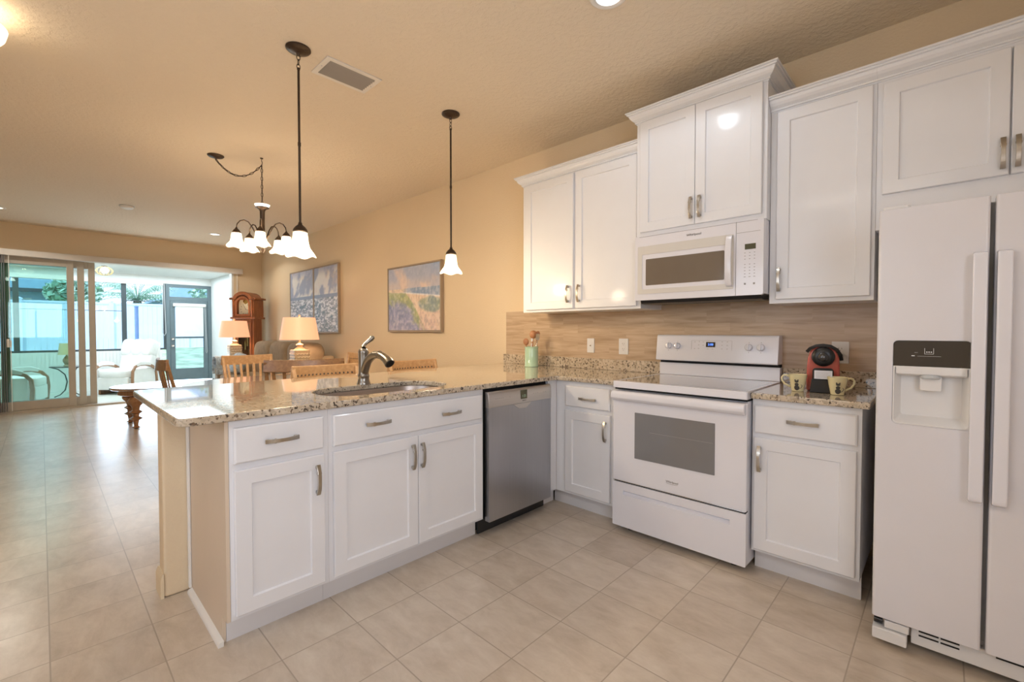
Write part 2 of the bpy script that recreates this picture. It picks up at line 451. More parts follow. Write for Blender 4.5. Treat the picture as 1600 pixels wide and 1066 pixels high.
# ------------------------------------------------------------------ mesh building
class MB:
    def __init__(self):
        self.bm = bmesh.new()
        self.mi = 0

    def _faces(self, fs):
        for f in fs:
            f.material_index = self.mi

    def box(self, x0, x1, y0, y1, z0, z1):
        x0, x1 = min(x0, x1), max(x0, x1)
        y0, y1 = min(y0, y1), max(y0, y1)
        z0, z1 = min(z0, z1), max(z0, z1)
        v = [self.bm.verts.new((x, y, z)) for z in (z0, z1) for x, y in ((x0, y0), (x1, y0), (x1, y1), (x0, y1))]
        q = [(3, 2, 1, 0), (4, 5, 6, 7), (0, 1, 5, 4), (1, 2, 6, 5), (2, 3, 7, 6), (3, 0, 4, 7)]
        self._faces([self.bm.faces.new([v[i] for i in k]) for k in q])
        return self

    def prism(self, pts, lo, hi, axis='z'):
        """pts in the plane across axis, extruded lo..hi"""
        def P(a, b, c):
            return {'z': (a, b, c), 'y': (a, c, b), 'x': (c, a, b)}[axis]
        A = [self.bm.verts.new(P(a, b, lo)) for a, b in pts]
        B = [self.bm.verts.new(P(a, b, hi)) for a, b in pts]
        n = len(pts)
        fs = [self.bm.faces.new(A[::-1]), self.bm.faces.new(B)]
        for i in range(n):
            j = (i + 1) % n
            fs.append(self.bm.faces.new((A[i], A[j], B[j], B[i])))
        self._faces(fs)
        return self

    def lathe(self, prof, c=(0, 0, 0), seg=32, axis='z', wave=None, a0=0, a1=2 * PI):
        """prof: (radius, height) pairs; wave(r_index, angle)->radius factor, dz"""
        full = abs(a1 - a0 - 2 * PI) < 1e-6
        rings = []
        cnt = seg if full else seg + 1
        for i, (r, h) in enumerate(prof):
            ring = []
            for k in range(cnt):
                a = a0 + (a1 - a0) * k / seg
                rr, hh = r, h
                if wave:
                    f, dz = wave(i, a)
                    rr, hh = r * f, h + dz
                x, y = rr * math.cos(a), rr * math.sin(a)
                p = {'z': (x, y, hh), 'y': (x, hh, y), 'x': (hh, x, y)}[axis]
                ring.append(self.bm.verts.new((p[0] + c[0], p[1] + c[1], p[2] + c[2])))
            rings.append(ring)
        fs = []
        for i in range(len(rings) - 1):
            A, B = rings[i], rings[i + 1]
            for k in range(seg):
                j = (k + 1) % cnt
                fs.append(self.bm.faces.new((A[k], A[j], B[j], B[k])))
        if full:
            if prof[0][0] > 1e-6:
                fs.append(self.bm.faces.new(rings[0][::-1]))
            if prof[-1][0] > 1e-6:
                fs.append(self.bm.faces.new(rings[-1]))
        self._faces(fs)
        return self

    def cyl(self, c, r, h0, h1, seg=24, axis='z'):
        return self.lathe([(r, h0), (r, h1)], c, seg, axis)

    def tube(self, pts, r, seg=10, closed=False, flat=None, up=None):
        """sweep a circle (or flat=(w,t) rectangle) along pts"""
        pts = [Vector(p) for p in pts]
        n = len(pts)
        rs = r if isinstance(r, (list, tuple)) else [r] * n
        rings = []
        prev = None
        for i, p in enumerate(pts):
            if closed:
                t = (pts[(i + 1) % n] - pts[i - 1]).normalized()
            else:
                t = (pts[min(i + 1, n - 1)] - pts[max(i - 1, 0)]).normalized()
            if up is not None:
                u = Vector(up)
            elif prev is None:
                u = Vector((0, 0, 1)) if abs(t.z) < 0.9 else Vector((1, 0, 0))
            else:
                u = prev
            s = t.cross(u)
            if s.length < 1e-6:
                s = t.cross(Vector((1, 0, 0.01)))
            s.normalize()
            u = s.cross(t).normalized()
            prev = u
            ring = []
            if flat:
                w, th = flat
                w, th = w * rs[i], th * rs[i]
                for a, b in ((-w / 2, -th / 2), (w / 2, -th / 2), (w / 2, th / 2), (-w / 2, th / 2)):
                    ring.append(self.bm.verts.new(p + s * a + u * b))
            else:
                for k in range(seg):
                    a = 2 * PI * k / seg
                    ring.append(self.bm.verts.new(p + (s * math.cos(a) + u * math.sin(a)) * rs[i]))
            rings.append(ring)
        m = len(rings[0])
        fs = []
        last = n if closed else n - 1
        for i in range(last):
            A, B = rings[i], rings[(i + 1) % n]
            for k in range(m):
                j = (k + 1) % m
                fs.append(self.bm.faces.new((A[k], A[j], B[j], B[k])))
        if not closed:
            fs.append(self.bm.faces.new(rings[0][::-1]))
            fs.append(self.bm.faces.new(rings[-1]))
        self._faces(fs)
        return self

    def blob(self, c, rx, ry, rz, e=0.5, seg=24, rings=14):
        """superellipsoid cushion shape"""
        def s(w, m):
            return math.copysign(abs(w) ** m, w)
        grid = []
        for i in range(1, rings):
            th = -PI / 2 + PI * i / rings
            grid.append([self.bm.verts.new((c[0] + rx * s(math.cos(th), e) * s(math.cos(2 * PI * k / seg), e),
                                            c[1] + ry * s(math.cos(th), e) * s(math.sin(2 * PI * k / seg), e),
                                            c[2] + rz * s(math.sin(th), e))) for k in range(seg)])
        b = self.bm.verts.new((c[0], c[1], c[2] - rz))
        t = self.bm.verts.new((c[0], c[1], c[2] + rz))
        fs = []
        for k in range(seg):
            j = (k + 1) % seg
            fs.append(self.bm.faces.new((b, grid[0][j], grid[0][k])))
            fs.append(self.bm.faces.new((t, grid[-1][k], grid[-1][j])))
            for i in range(len(grid) - 1):
                fs.append(self.bm.faces.new((grid[i][k], grid[i][j], grid[i + 1][j], grid[i + 1][k])))
        self._faces(fs)
        return self

    def xf(self, mat):
        self.bm.transform(mat)
        return self

    def mesh(self, name):
        bmesh.ops.recalc_face_normals(self.bm, faces=self.bm.faces)
        me = bpy.data.meshes.new(name)
        self.bm.to_mesh(me)
        self.bm.free()
        return me


def rpoly(x0, x1, y0, y1, r, n=5):
    """rounded rectangle outline; r may be a 4-tuple (x0y0, x1y0, x1y1, x0y1)"""
    rs = r if isinstance(r, (tuple, list)) else (r,) * 4
    out = []
    for (cx, cy, a), q in zip(((x0, y0, PI), (x1, y0, 1.5 * PI), (x1, y1, 0), (x0, y1, 0.5 * PI)), rs):
        sx = 1 if cx == x0 else -1
        sy = 1 if cy == y0 else -1
        if q < 1e-5:
            out.append((cx, cy))
            continue
        for k in range(n + 1):
            b = a + 0.5 * PI * k / n
            out.append((cx + sx * q + q * math.cos(b), cy + sy * q + q * math.sin(b)))
    return out


def origin_of(o):
    v = Vector((0, 0, 0))
    while o is not None:
        v += o.location
        o = o.parent
    return v


def obj(name, mb, m, parent=None, bevel=0.0, seg=2, smooth=False, world=False, label=None, loc=None, subsurf=0):
    me = mb.mesh(name) if isinstance(mb, MB) else mb
    if world and parent is not None:
        me.transform(Matrix.Translation(-origin_of(parent)))
    for mm in (m if isinstance(m, (list, tuple)) else [m]):
        me.materials.append(mm)
    o = bpy.data.objects.new(name, me)
    COL.objects.link(o)
    if parent is not None:
        o.parent = parent
    if loc is not None:
        o.location = loc
    if bevel:
        b = o.modifiers.new('bevel', 'BEVEL')
        b.width = bevel
        b.segments = seg
        b.limit_method = 'ANGLE'
        b.angle_limit = R(35)
    if subsurf:
        s = o.modifiers.new('subsurf', 'SUBSURF')
        s.levels = subsurf
        s.render_levels = subsurf
    if smooth or bevel:
        for p in me.polygons:
            p.use_smooth = True
        if bevel:
            w = o.modifiers.new('wn', 'WEIGHTED_NORMAL')
            w.keep_sharp = False
        if smooth == 'auto':
            me.set_sharp_from_angle(angle=R(40))
    if label:
        o['label'] = label
    return o


def thing(name, label, cat, loc=(0, 0, 0), rz=0.0, group=None):
    o = bpy.data.objects.new(name, None)
    COL.objects.link(o)
    o.empty_display_size = 0.1
    o.location = loc
    o.rotation_euler = (0, 0, rz)
    tag(o, label, cat, group)
    return o


def tag(o, label, cat, group=None):
    o['label'] = label
    o['category'] = cat
    if group:
        o['group'] = group
    return o


def struct(name, mb, m, bevel=0.0, **kw):
    o = obj(name, mb, m, bevel=bevel, **kw)
    o['kind'] = 'structure'
    return o


def cut(mb, cutters):
    """mesh of mb minus the cutters (each an MB)"""
    a = bpy.data.objects.new('tmp_a', mb.mesh('tmp_a'))
    COL.objects.link(a)
    tmp = [a]
    for c in cutters:
        b = bpy.data.objects.new('tmp_b', c.mesh('tmp_b'))
        COL.objects.link(b)
        tmp.append(b)
        md = a.modifiers.new('cut', 'BOOLEAN')
        md.operation = 'DIFFERENCE'
        md.solver = 'EXACT'
        md.object = b
    dg = bpy.context.evaluated_depsgraph_get()
    dg.update()
    me = bpy.data.meshes.new_from_object(a.evaluated_get(dg))
    for t in tmp:
        bpy.data.objects.remove(t)
    return me


def text(name, body, size, m, parent, loc, rot, ext=0.0006, align='CENTER', sx=1.0, top=False):
    cu = bpy.data.curves.new('tmp_text', 'FONT')
    cu.body = body
    cu.size = size
    cu.extrude = ext
    cu.align_x = align
    cu.align_y = 'CENTER'
    t = bpy.data.objects.new('tmp_text', cu)
    COL.objects.link(t)
    dg = bpy.context.evaluated_depsgraph_get()
    dg.update()
    me = bpy.data.meshes.new_from_object(t.evaluated_get(dg))
    bpy.data.objects.remove(t)
    me.name = name
    from mathutils import Euler
    me.transform(Matrix.Translation(Vector(loc)) @ Euler(rot).to_matrix().to_4x4() @ Matrix.Diagonal((sx, 1, 1, 1)))
    return obj(name, me, m, parent)


def copy_tree(o, parent=None):
    c = o.copy()
    COL.objects.link(c)
    c.parent = parent
    for ch in o.children:
        copy_tree(ch, c)
    return c


def relabel(o, label, group=None):
    o['label'] = label
    if group:
        o['group'] = group
    return o

# ================================================================== SETTING
CH = 2.815      # ceiling height
XF = -8.0       # far wall (with the sliding door)
XB = 2.90       # wall behind the refrigerator side
YL = -4.92      # left wall

struct('floor', MB().box(XF - 0.15, XB + 0.15, YL - 0.15, 0.15, -0.12, 0.0), M['floor'])
struct('ceiling', MB().box(XF - 0.15, XB + 0.15, YL - 0.15, 0.15, CH, CH + 0.15), M['ceiling'])
struct('sun_block_slab', MB().box(XF - .1, XB + 1.0, YL - 1.4, 1.0, CH + .151, CH + .25), M['trim'])  # unseen slab added to keep the sun out of the window openings
struct('wall_right', MB().box(XF - 0.15, XB + 0.15, 0.0, 0.15, -0.12, CH), M['wall'])
# left wall with a window opening added for fill light
wl = MB()
wl.box(XF - 0.15, -0.5, YL - 0.15, YL, -0.12, CH).box(1.4, XB + 0.15, YL - 0.15, YL, -0.12, CH)
wl.box(-0.5, 1.4, YL - 0.15, YL, -0.12, 0.9).box(-0.5, 1.4, YL - 0.15, YL, 2.2, CH)
struct('wall_left', wl, M['wall'])
wb = MB()  # back wall, its opening also added for fill light
wb.box(XB, XB + 0.15, YL, -3.85, 0, CH).box(XB, XB + 0.15, -2.55, 0, 0, CH)
wb.box(XB, XB + 0.15, -3.85, -2.55, 0, 0.95).box(XB, XB + 0.15, -3.85, -2.55, 2.15, CH)
struct('wall_back', wb, M['wall'])
# far wall with the slider opening
OY0, OY1, OZ = -3.75, -0.50, 2.335
wf = MB()
wf.box(XF - 0.15, XF, YL, OY0, 0, CH).box(XF - 0.15, XF, OY1, 0, 0, CH).box(XF - 0.15, XF, OY0, OY1, OZ, CH)
struct('wall_far', wf, M['wall'])


def window(n, x0, x1, y0, y1, z0, z1, axis):
    t = MB()
    if axis == 'y':
        t.box(x0, x0 + .05, y0, y1, z0, z1).box(x1 - .05, x1, y0, y1, z0, z1).box(x0, x1, y0, y1, z0, z0 + .05)
        t.box(x0, x1, y0, y1, z1 - .05, z1).box((x0 + x1) / 2 - .02, (x0 + x1) / 2 + .02, y0, y1, z0, z1)
    else:
        t.box(x0, x1, y0, y0 + .05, z0, z1).box(x0, x1, y1 - .05, y1, z0, z1).box(x0, x1, y0, y1, z0, z0 + .05)
        t.box(x0, x1, y0, y1, z1 - .05, z1).box(x0, x1, (y0 + y1) / 2 - .02, (y0 + y1) / 2 + .02, z0, z1)
    w = struct('window_%d' % n, t, M['trim'], bevel=.003)
    return w


window(1, -0.5, 1.4, YL - .11, YL - .05, 0.9, 2.2, 'y')  # unseen window, added to bring fill light into the kitchen
window(2, XB + .05, XB + .11, -3.85, -2.55, 0.95, 2.15, 'x')  # second added window, out of view, for the stronger fill

# half-height wall the peninsula cabinets stand against
struct('wall_peninsula', MB().box(-0.712, -0.603, -2.727, 0.0, 0, 0.883), M['wall'], bevel=.012)
bb = MB()
prof = [(0, 0), (.013, 0), (.013, .085), (.009, .10), (.005, .112), (0, .112)]


def baseboard(name, pts, m, h=1.0, side=1):
    """profile swept along a floor polyline, standing out to its left (side=1)"""
    mb = MB()
    P = [Vector((p[0], p[1])) for p in pts]
    rings = []
    for i, p in enumerate(P):
        d0 = (P[i] - P[i - 1]).normalized() if i > 0 else (P[1] - P[0]).normalized()
        d1 = (P[i + 1] - P[i]).normalized() if i < len(P) - 1 else d0
        n0 = Vector((-d0.y, d0.x)) * side
        n1 = Vector((-d1.y, d1.x)) * side
        mdir = (n0 + n1)
        mdir = mdir / mdir.length
        k = 1 / max(0.3, mdir.dot(n0))
        rings.append([mb.bm.verts.new((p.x + mdir.x * a * k, p.y + mdir.y * a * k, b * h)) for a, b in prof])
    for i in range(len(rings) - 1):
        for k in range(len(prof)):
            j = (k + 1) % len(prof)
            mb.bm.faces.new((rings[i][k], rings[i][j], rings[i + 1][j], rings[i + 1][k]))
    mb.bm.faces.new(rings[0][::-1])
    mb.bm.faces.new(rings[-1])
    return struct(name, mb, m)


baseboard('baseboard_peninsula', [(-0.601, -2.727), (-0.712, -2.727), (-0.712, -0.014)], M['creamtrim'], side=1)
baseboard('baseboard_right', [(-0.712, 0), (XF, 0)], M['creamtrim'], side=1)
baseboard('baseboard_far', [(XF, 0), (XF, OY1)], M['creamtrim'], side=1)

# tiled backsplash
struct('trim_backsplash', MB().box(-1.083, 1.76, -0.009, 0, 1.0, 1.402), M['backsplash'])

# ------------------------------------------------------------------ ceiling fittings
def downlight(x, y, label, m, power, col):
    t = thing('recessed_light', label, 'ceiling light', (x, y, CH), group='recessed lights in the ceiling')
    obj('trim_ring', MB().lathe([(.062, -.001), (.062, -.006), (.085, -.006), (.092, -.001)], seg=40), M['trim'], t, smooth=True)
    obj('lens', MB().cyl((0, 0, 0), .061, -.005, -.002, 40), m, t)
    if power:
        lamp('downlight_lamp', 'SPOT', (x, y, CH - .03), power, col, .07, aim=(x, y, 0)).data.spot_size = R(150)
    return t


downlight(0.776, -1.205, 'round recessed ceiling light above the range, cut by the top edge of the picture', M['spot'], 14, (.85, .92, 1))
downlight(-6.766, -1.081, 'small glowing recessed light in the far ceiling, left of the hanging chandelier', M['warmspot'], 30, (1, .93, .82))
downlight(-6.902, -3.47, 'small glowing recessed light at the left edge of the far ceiling', M['warmspot'], 30, (1, .93, .82))

t = thing('smoke_detector', 'small round white smoke detector on the far living room ceiling', 'smoke detector', (-5.615, -2.311, CH))
obj('housing', MB().lathe([(.05, 0), (.07, -.004), (.07, -.022), (.055, -.034), (0, -.036)], seg=32), M['trim'], t, smooth='auto')
obj('base_ring', MB().lathe([(.078, 0), (.078, -.006), (.07, -.008), (.07, 0)], seg=32), M['greyplastic'], t)

t = thing('ceiling_vent', 'rectangular white louvred air vent on the ceiling beside the front pendant', 'vent', (-.76, -1.75, CH))
f = MB()
f.prism(rpoly(-.115, .115, -.175, .175, .004), -.008, -.001)
fr = cut(f, [MB().box(-.085, .085, -.145, .145, -.02, .01)])
obj('frame', fr, M['vent'], t, bevel=.002)
s = MB()
for k in range(7):
    x = -.082 + k * .0245
    s.prism([(x, -.011), (x + .0150, -.003), (x + .0150, -.001), (x, -.009)], -.146, .146, 'y')
obj('louvres', s, M['ventlouvre'], t)
obj('backing', MB().box(-.085, .085, -.145, .145, -.0015, -.0005), M['ventdark'], t)
for yy in (-.16, .16):
    obj('screw', MB().lathe([(.004, -.008), (.004, -.0095), (0, -.0105)], (0, yy, 0), 12), M['greyplastic'], t)

# box light added for fill behind the camera and the glass bowl seen at the picture's left edge
t = thing('fill_light_box', 'long boxed ceiling fill light with a white frame, added out of view over the kitchen', 'ceiling light', (1.3, -3.75, CH))
obj('frame', MB().box(-.62, .62, -.19, .19, -.10, -.001), M['trim'], t, bevel=.008)
obj('fill_diffuser', MB().prism(rpoly(-.585, .585, -.155, .155, .03), -.115, -.1), M['fill_diffuser'], t, bevel=.008)
t = thing('bowl_light', 'frosted glass bowl ceiling light at the upper left edge of the picture', 'ceiling light', (-1.50, -3.36, CH))
obj('canopy', MB().lathe([(.07, -.001), (.07, -.02), (.02, -.03), (.012, -.03), (.012, -.2), (0, -.2)], seg=32), M['bronze'], t, smooth='auto')
obj('bowl', MB().lathe([(0, -.215), (.07, -.208), (.13, -.175), (.165, -.125), (.175, -.085), (.168, -.085), (.155, -.125), (.12, -.165), (.06, -.196), (0, -.2)], seg=40), M['bowl'], t, smooth='auto')
lamp('bowl_lamp', 'POINT', (-1.50, -3.36, CH - .10), 2.5, WARM, .05)


# ------------------------------------------------------------------ cabinet parts
def shaker_door(w, h, t=.019, rail=.057):
    """front faces -y at y=-t, back at y=0, spans x 0..w, z 0..h"""
    mb = MB()
    bm = mb.bm
    e = .0025
    # rings: back, side edge, outer front, inner front edge, panel edge
    def ring(x0, x1, z0, z1, y):
        return [bm.verts.new(p) for p in ((x0, y, z0), (x1, y, z0), (x1, y, z1), (x0, y, z1))]
    rs = [ring(0, w, 0, h, 0), ring(0, w, 0, h, -t + e), ring(e, w - e, e, h - e, -t),
          ring(rail, w - rail, rail, h - rail, -t), ring(rail + .004, w - rail - .004, rail + .004, h - rail - .004, -t + .009)]
    bm.faces.new(rs[0])
    for a, b in zip(rs, rs[1:]):
        for k in range(4):
            j = (k + 1) % 4
            bm.faces.new((a[k], a[j], b[j], b[k]))
    bm.faces.new(rs[-1])
    return mb


def slab(w, h, t=.019):
    mb = MB()
    bm = mb.bm
    def ring(x0, x1, z0, z1, y):
        return [bm.verts.new(p) for p in ((x0, y, z0), (x1, y, z0), (x1, y, z1), (x0, y, z1))]
    e = .006
    rs = [ring(0, w, 0, h, 0), ring(0, w, 0, h, -t + .005), ring(e, w - e, e, h - e, -t)]
    bm.faces.new(rs[0])
    for a, b in zip(rs, rs[1:]):
        for k in range(4):
            j = (k + 1) % 4
            bm.faces.new((a[k], a[j], b[j], b[k]))
    bm.faces.new(rs[-1])
    return mb


def pull(vertical, L=.128):
    """bow pull standing out towards -y, centred on the origin"""
    mb = MB()
    pts = []
    n = 14
    for k in range(n + 1):
        s = -1 + 2 * k / n
        bow = .031 - .017 * abs(s) ** 2.2
        pts.append((s * L / 2 * (1 if True else 1), -bow, 0))
    rs = [1.12 - .25 * (1 - abs(-1 + 2 * k / n)) for k in range(n + 1)]
    mb.tube(pts, rs, flat=(.0155, .005), up=(0, -1, 0))
    for s in (-1, 1):
        mb.box(s * (L / 2 - .011) - .006, s * (L / 2 - .011) + .006, -.017, 0, -.007, .007)
    # raised collar near one end
    c = -L / 2 + .034
    mb.tube([(c - .004, -.0235, 0), (c + .004, -.0255, 0)], 1.0, flat=(.0185, .009), up=(0, -1, 0))
    if vertical:
        mb.xf(Matrix.Rotation(PI / 2, 4, 'Y'))
    return mb


PULL_H = pull(False).mesh('handle')
PULL_V = pull(True).mesh('handle')


def add_pull(parent, x, z, vertical, t=.019):
    o = obj('handle', PULL_V if vertical else PULL_H, [], parent, loc=(x, -t, z))
    if not o.data.materials:
        o.data.materials.append(M['nickel'])
    b = o.modifiers.new('bevel', 'BEVEL')
    b.width = .0012
    b.segments = 2
    b.limit_method = 'ANGLE'
    return o


def front(t, kind, x0, x1, z0, z1, pulls=()):
    """a door or drawer front on thing t whose frame plane is local y=0"""
    w, h = x1 - x0, z1 - z0
    o = obj(kind, shaker_door(w, h) if kind == 'door' else slab(w, h), M['cab'], t, loc=(x0, -.0005, z0))
    for (px, pz, v) in pulls:
        add_pull(o, px - x0, pz - z0, v)
    return o


def base_cabinet(label, loc, rz, w, depth=.59, toe=(0, None), left_panel=False, toe_side=True):
    t = thing('base_cabinet', label, 'cabinet', loc, rz, 'white base cabinets')
    mb = MB()
    z0, z1 = .11, .883
    mb.box(0, w, 0, .019, z0, z1)
    mb.box(0, .016, .019, depth, z0, z1).box(w - .016, w, .019, depth, z0, z1)
    mb.box(.016, w - .016, .019, depth, z0, z0 + .016)
    mb.box(.016, w - .016, depth - .01, depth, z0 + .016, z1)
    mb.box(.016, w - .016, .019, .07, z1 - .016, z1)
    obj('body', mb, M['cab'], t)
    x1 = w if toe[1] is None else toe[1]
    obj('toe_kick', MB().box(toe[0], x1, .068, .082, 0, .1095), M['toe'], t)
    return t


# peninsula: local x runs along +Y of the room, frame plane at X=0
t = base_cabinet('white base cabinet with one drawer and door at the free end of the peninsula', (0, -2.612, 0), PI / 2, .380, toe=(.0, .380))
front(t, 'drawer', .014, .356, .715, .853, [(.182, .787, False)])
front(t, 'door', .014, .358, .128, .689, [(.324, .587, True)])
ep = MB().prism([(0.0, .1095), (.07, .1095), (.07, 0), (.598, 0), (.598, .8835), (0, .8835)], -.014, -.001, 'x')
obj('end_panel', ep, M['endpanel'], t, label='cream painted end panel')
obj('corner_strip', MB().box(-.026, -.0145, .575, .598, .02, .8835), M['trim'], t, bevel=.003)
obj('shoe_moulding', MB().prism([(-.0145, 0), (-.034, 0), (-.034, .008), (-.028, .017), (-.0145, .022)], .045, .574, 'y'), M['trim'], t, smooth='auto')

t = base_cabinet('wide white sink base cabinet with two doors and a false drawer front', (0, -2.231, 0), PI / 2, .922)
o = front(t, 'drawer', .018, .903, .712, .851, [(.232, .789, False), (.669, .778, False)])
o.name = 'false_front'
front(t, 'door', .018, .459, .128, .687, [(.423, .587, True)])
front(t, 'door', .462, .906, .128, .687, [(.479, .587, True)])

# filler at the inner corner, joined to the small cabinet of the range wall
t = thing('corner_filler', 'narrow white filler panel in the inside corner beside the dishwasher', 'cabinet filler', (0, -.7, 0))
obj('panel', MB().box(-.019, 0, -.006, .089, .11, .883), M['cab'], t)
obj('toe_kick', MB().box(-.084, -.070, .022, .145, 0, .1095), M['toe'], t)

t = base_cabinet('small white base cabinet with a drawer and door between dishwasher and range', (0.001, -.61, 0), 0, .487, toe=(-.068, .487))
front(t, 'drawer', .089, .436, .713, .851, [(.274, .775, False)])
front(t, 'door', .087, .438, .130, .684, [(.409, .583, True)])
t = base_cabinet('white base cabinet with a drawer and door between range and refrigerator', (1.258, -.61, 0), 0, .440)
front(t, 'drawer', .013, .425, .714, .852, [(.221, .789, False)])
front(t, 'door', .013, .424, .127, .690, [(.039, .588, True)])

# ------------------------------------------------------------------ worktops
top = MB()
L = [(-1.095, -2.775), (.030, -2.775), (.030, -.665), (.050, -.645), (.489, -.645), (.489, -.0005), (-1.095, -.0005)]
L = [(-1.095 + .05, -2.775)] + [(.030 - .035 + .035 * math.cos(a), -2.775 + .035 + .035 * math.sin(a)) for a in [-PI / 2 + PI / 2 * k / 5 for k in range(6)]] + L[2:] \
    + [(-1.095, -2.775 + .05)] + [(-1.095 + .05 - .05 * math.sin(PI / 2 - PI / 2 * k / 4), -2.775 + .05 - .05 * math.cos(PI / 2 - PI / 2 * k / 4)) for k in (1, 2, 3)]
top.prism(L, .884, .914)
hole = MB().prism(rpoly(-.455, -.072, -2.168, -1.44, (.17, .16, .16, .17), 8), .85, .95)
t = thing('granite_worktop', 'L-shaped speckled granite worktop over the peninsula and corner', 'worktop', (-.5, -1.4, .884))
obj('slab', cut(top, [hole]), M['granite'], t, bevel=.006, seg=3, world=True)
obj('upstand', MB().box(-1.109, .489, -.020, -.0005, .9145, 1.0), M['granite'], t, bevel=.002, world=True)
t = thing('granite_worktop', 'short speckled granite worktop between range and refrigerator', 'worktop', (1.5, -.3, .884))
obj('slab', MB().box(1.256, 1.728, -.645, -.0005, .884, .914), M['granite'], t, bevel=.006, seg=3, world=True)
obj('upstand', MB().box(1.256, 1.76, -.020, -.0005, .9145, 1.0), M['granite'], t, bevel=.002, world=True)

# sink
t = thing('kitchen_sink', 'undermount stainless steel sink with rounded ends set in the granite', 'sink', (-.26, -1.8, .70))
def loop(mb, d, z, r):
    return [mb.bm.verts.new((x, y, z)) for x, y in rpoly(-.455 + d, -.072 - d, -2.168 + d, -1.44 - d, r, 8)]
mb = MB()
rs = [loop(mb, -.02, .8835, .18), loop(mb, .0, .8835, .165), loop(mb, .004, .87, .16), loop(mb, .012, .73, .15), loop(mb, .04, .70, .12)]
for a, b in zip(rs, rs[1:]):
    n = len(a)
    for k in range(n):
        mb.bm.faces.new((a[k], a[(k + 1) % n], b[(k + 1) % n], b[k]))
mb.bm.faces.new(rs[-1])
obj('basin', mb, M['sinksteel'], t, smooth='auto', world=True)
obj('drain', MB().lathe([(.045, .701), (.042, .7035), (.03, .7025), (.012, .702), (0, .7045)], (-.27, -1.8, 0), 24), M['chrome'], t, smooth='auto', world=True)

# faucet
t = thing('kitchen_faucet', 'satin nickel pull-down faucet with a lever on top behind the sink', 'faucet', (-.487, -1.80, .914))
obj('body', MB().lathe([(.038, 0), (.038, .006), (.034, .014), (.0305, .032), (.032, .042), (.0345, .047), (.032, .052), (.0285, .066), (.0275, .12), (.028, .165), (.0285, .178), (.030, .186), (.028, .196), (.020, .206), (0, .210)], seg=32), M['faucet'], t, smooth='auto')
sp = []
for k in range(17):
    u = k / 16
    a = PI * .98 * u
    x = .118 - .118 * math.cos(a) if True else 0
    sp.append((x * 1.02, .01 * u, .075 + .105 * math.sin(a * .80) + .03 * u))
sp = [(0, 0, .05), (.016, 0, .085), (.030, .001, .112), (.052, .002, .140), (.084, .004, .162), (.122, .006, .174), (.162, .008, .175), (.200, .010, .166), (.236, .012, .149)]
obj('spout', MB().tube(sp, [.024, .025, .0245, .024, .023, .0215, .0205, .0215, .024], seg=20), M['faucet'], t, smooth='auto')
obj('spout_ring', MB().tube([(.160, .008, .1752), (.165, .0083, .175)], [.0228, .0228], seg=20), M['faucet'], t, smooth='auto')
obj('spray_head', MB().tube([(.226, .0117, .155), (.246, .0125, .144), (.264, .0132, .130)], [.0235, .027, .028], seg=20), M['faucet'], t, smooth='auto')
obj('spray_face', MB().tube([(.2638, .0132, .1302), (.2668, .0134, .1278)], [.0225, .0225], seg=20), M['black'], t)
lv = [(0, 0, .212), (-.004, .006, .226), (-.002, .018, .238), (.003, .034, .252), (.008, .046, .262), (.011, .052, .272), (.012, .053, .280)]
obj('lever', MB().tube(lv, [.015, .011, .0105, .0125, .0150, .0150, .008], seg=16), M['faucet'], t, smooth='auto')

# ------------------------------------------------------------------ upper cabinets
CROWN = [(0, 0), (.004, 0), (.004, .006), (.012, .008), (.013, .014), (.009, .017), (.015, .021), (.026, .028), (.036, .040), (.041, .053), (.040, .056), (.050, .058), (.052, .063), (.050, .066), (.058, .068), (.058, .076), (0, .076)]


def crown_mesh(pts, side, scale=1.0):
    mb = MB()
    P = [Vector((p[0], p[1])) for p in pts]
    z = pts[0][2]
    rings = []
    for i in range(len(P)):
        d0 = (P[i] - P[i - 1]).normalized() if i > 0 else (P[1] - P[0]).normalized()
        d1 = (P[i + 1] - P[i]).normalized() if i < len(P) - 1 else d0
        n0 = Vector((-d0.y, d0.x)) * side
        n1 = Vector((-d1.y, d1.x)) * side
        md = (n0 + n1).normalized()
        k = 1 / max(.3, md.dot(n0))
        rings.append([mb.bm.verts.new((P[i].x + md.x * a * k * scale, P[i].y + md.y * a * k * scale, z + b * scale)) for a, b in CROWN])
    m = len(CROWN)
    for i in range(len(rings) - 1):
        for k in range(m):
            j = (k + 1) % m
            mb.bm.faces.new((rings[i][k], rings[i][j], rings[i + 1][j], rings[i + 1][k]))
    mb.bm.faces.new(rings[0][::-1])
    mb.bm.faces.new(rings[-1])
    return mb


def upper(label, x0, x1, z0, z1, depth, crown_pts, side=-1, name='wall_cabinet'):
    t = thing(name, label, 'cabinet', (x0, -depth, z0), group='white wall cabinets')
    w, h = x1 - x0, z1 - z0
    obj('body', MB().box(0, w, 0, depth - .0005, 0, h), M['cab'], t, bevel=.0015)
    if crown_pts:
        obj('crown_moulding', crown_mesh(crown_pts, side), M['cab'], t, world=True)
    return t


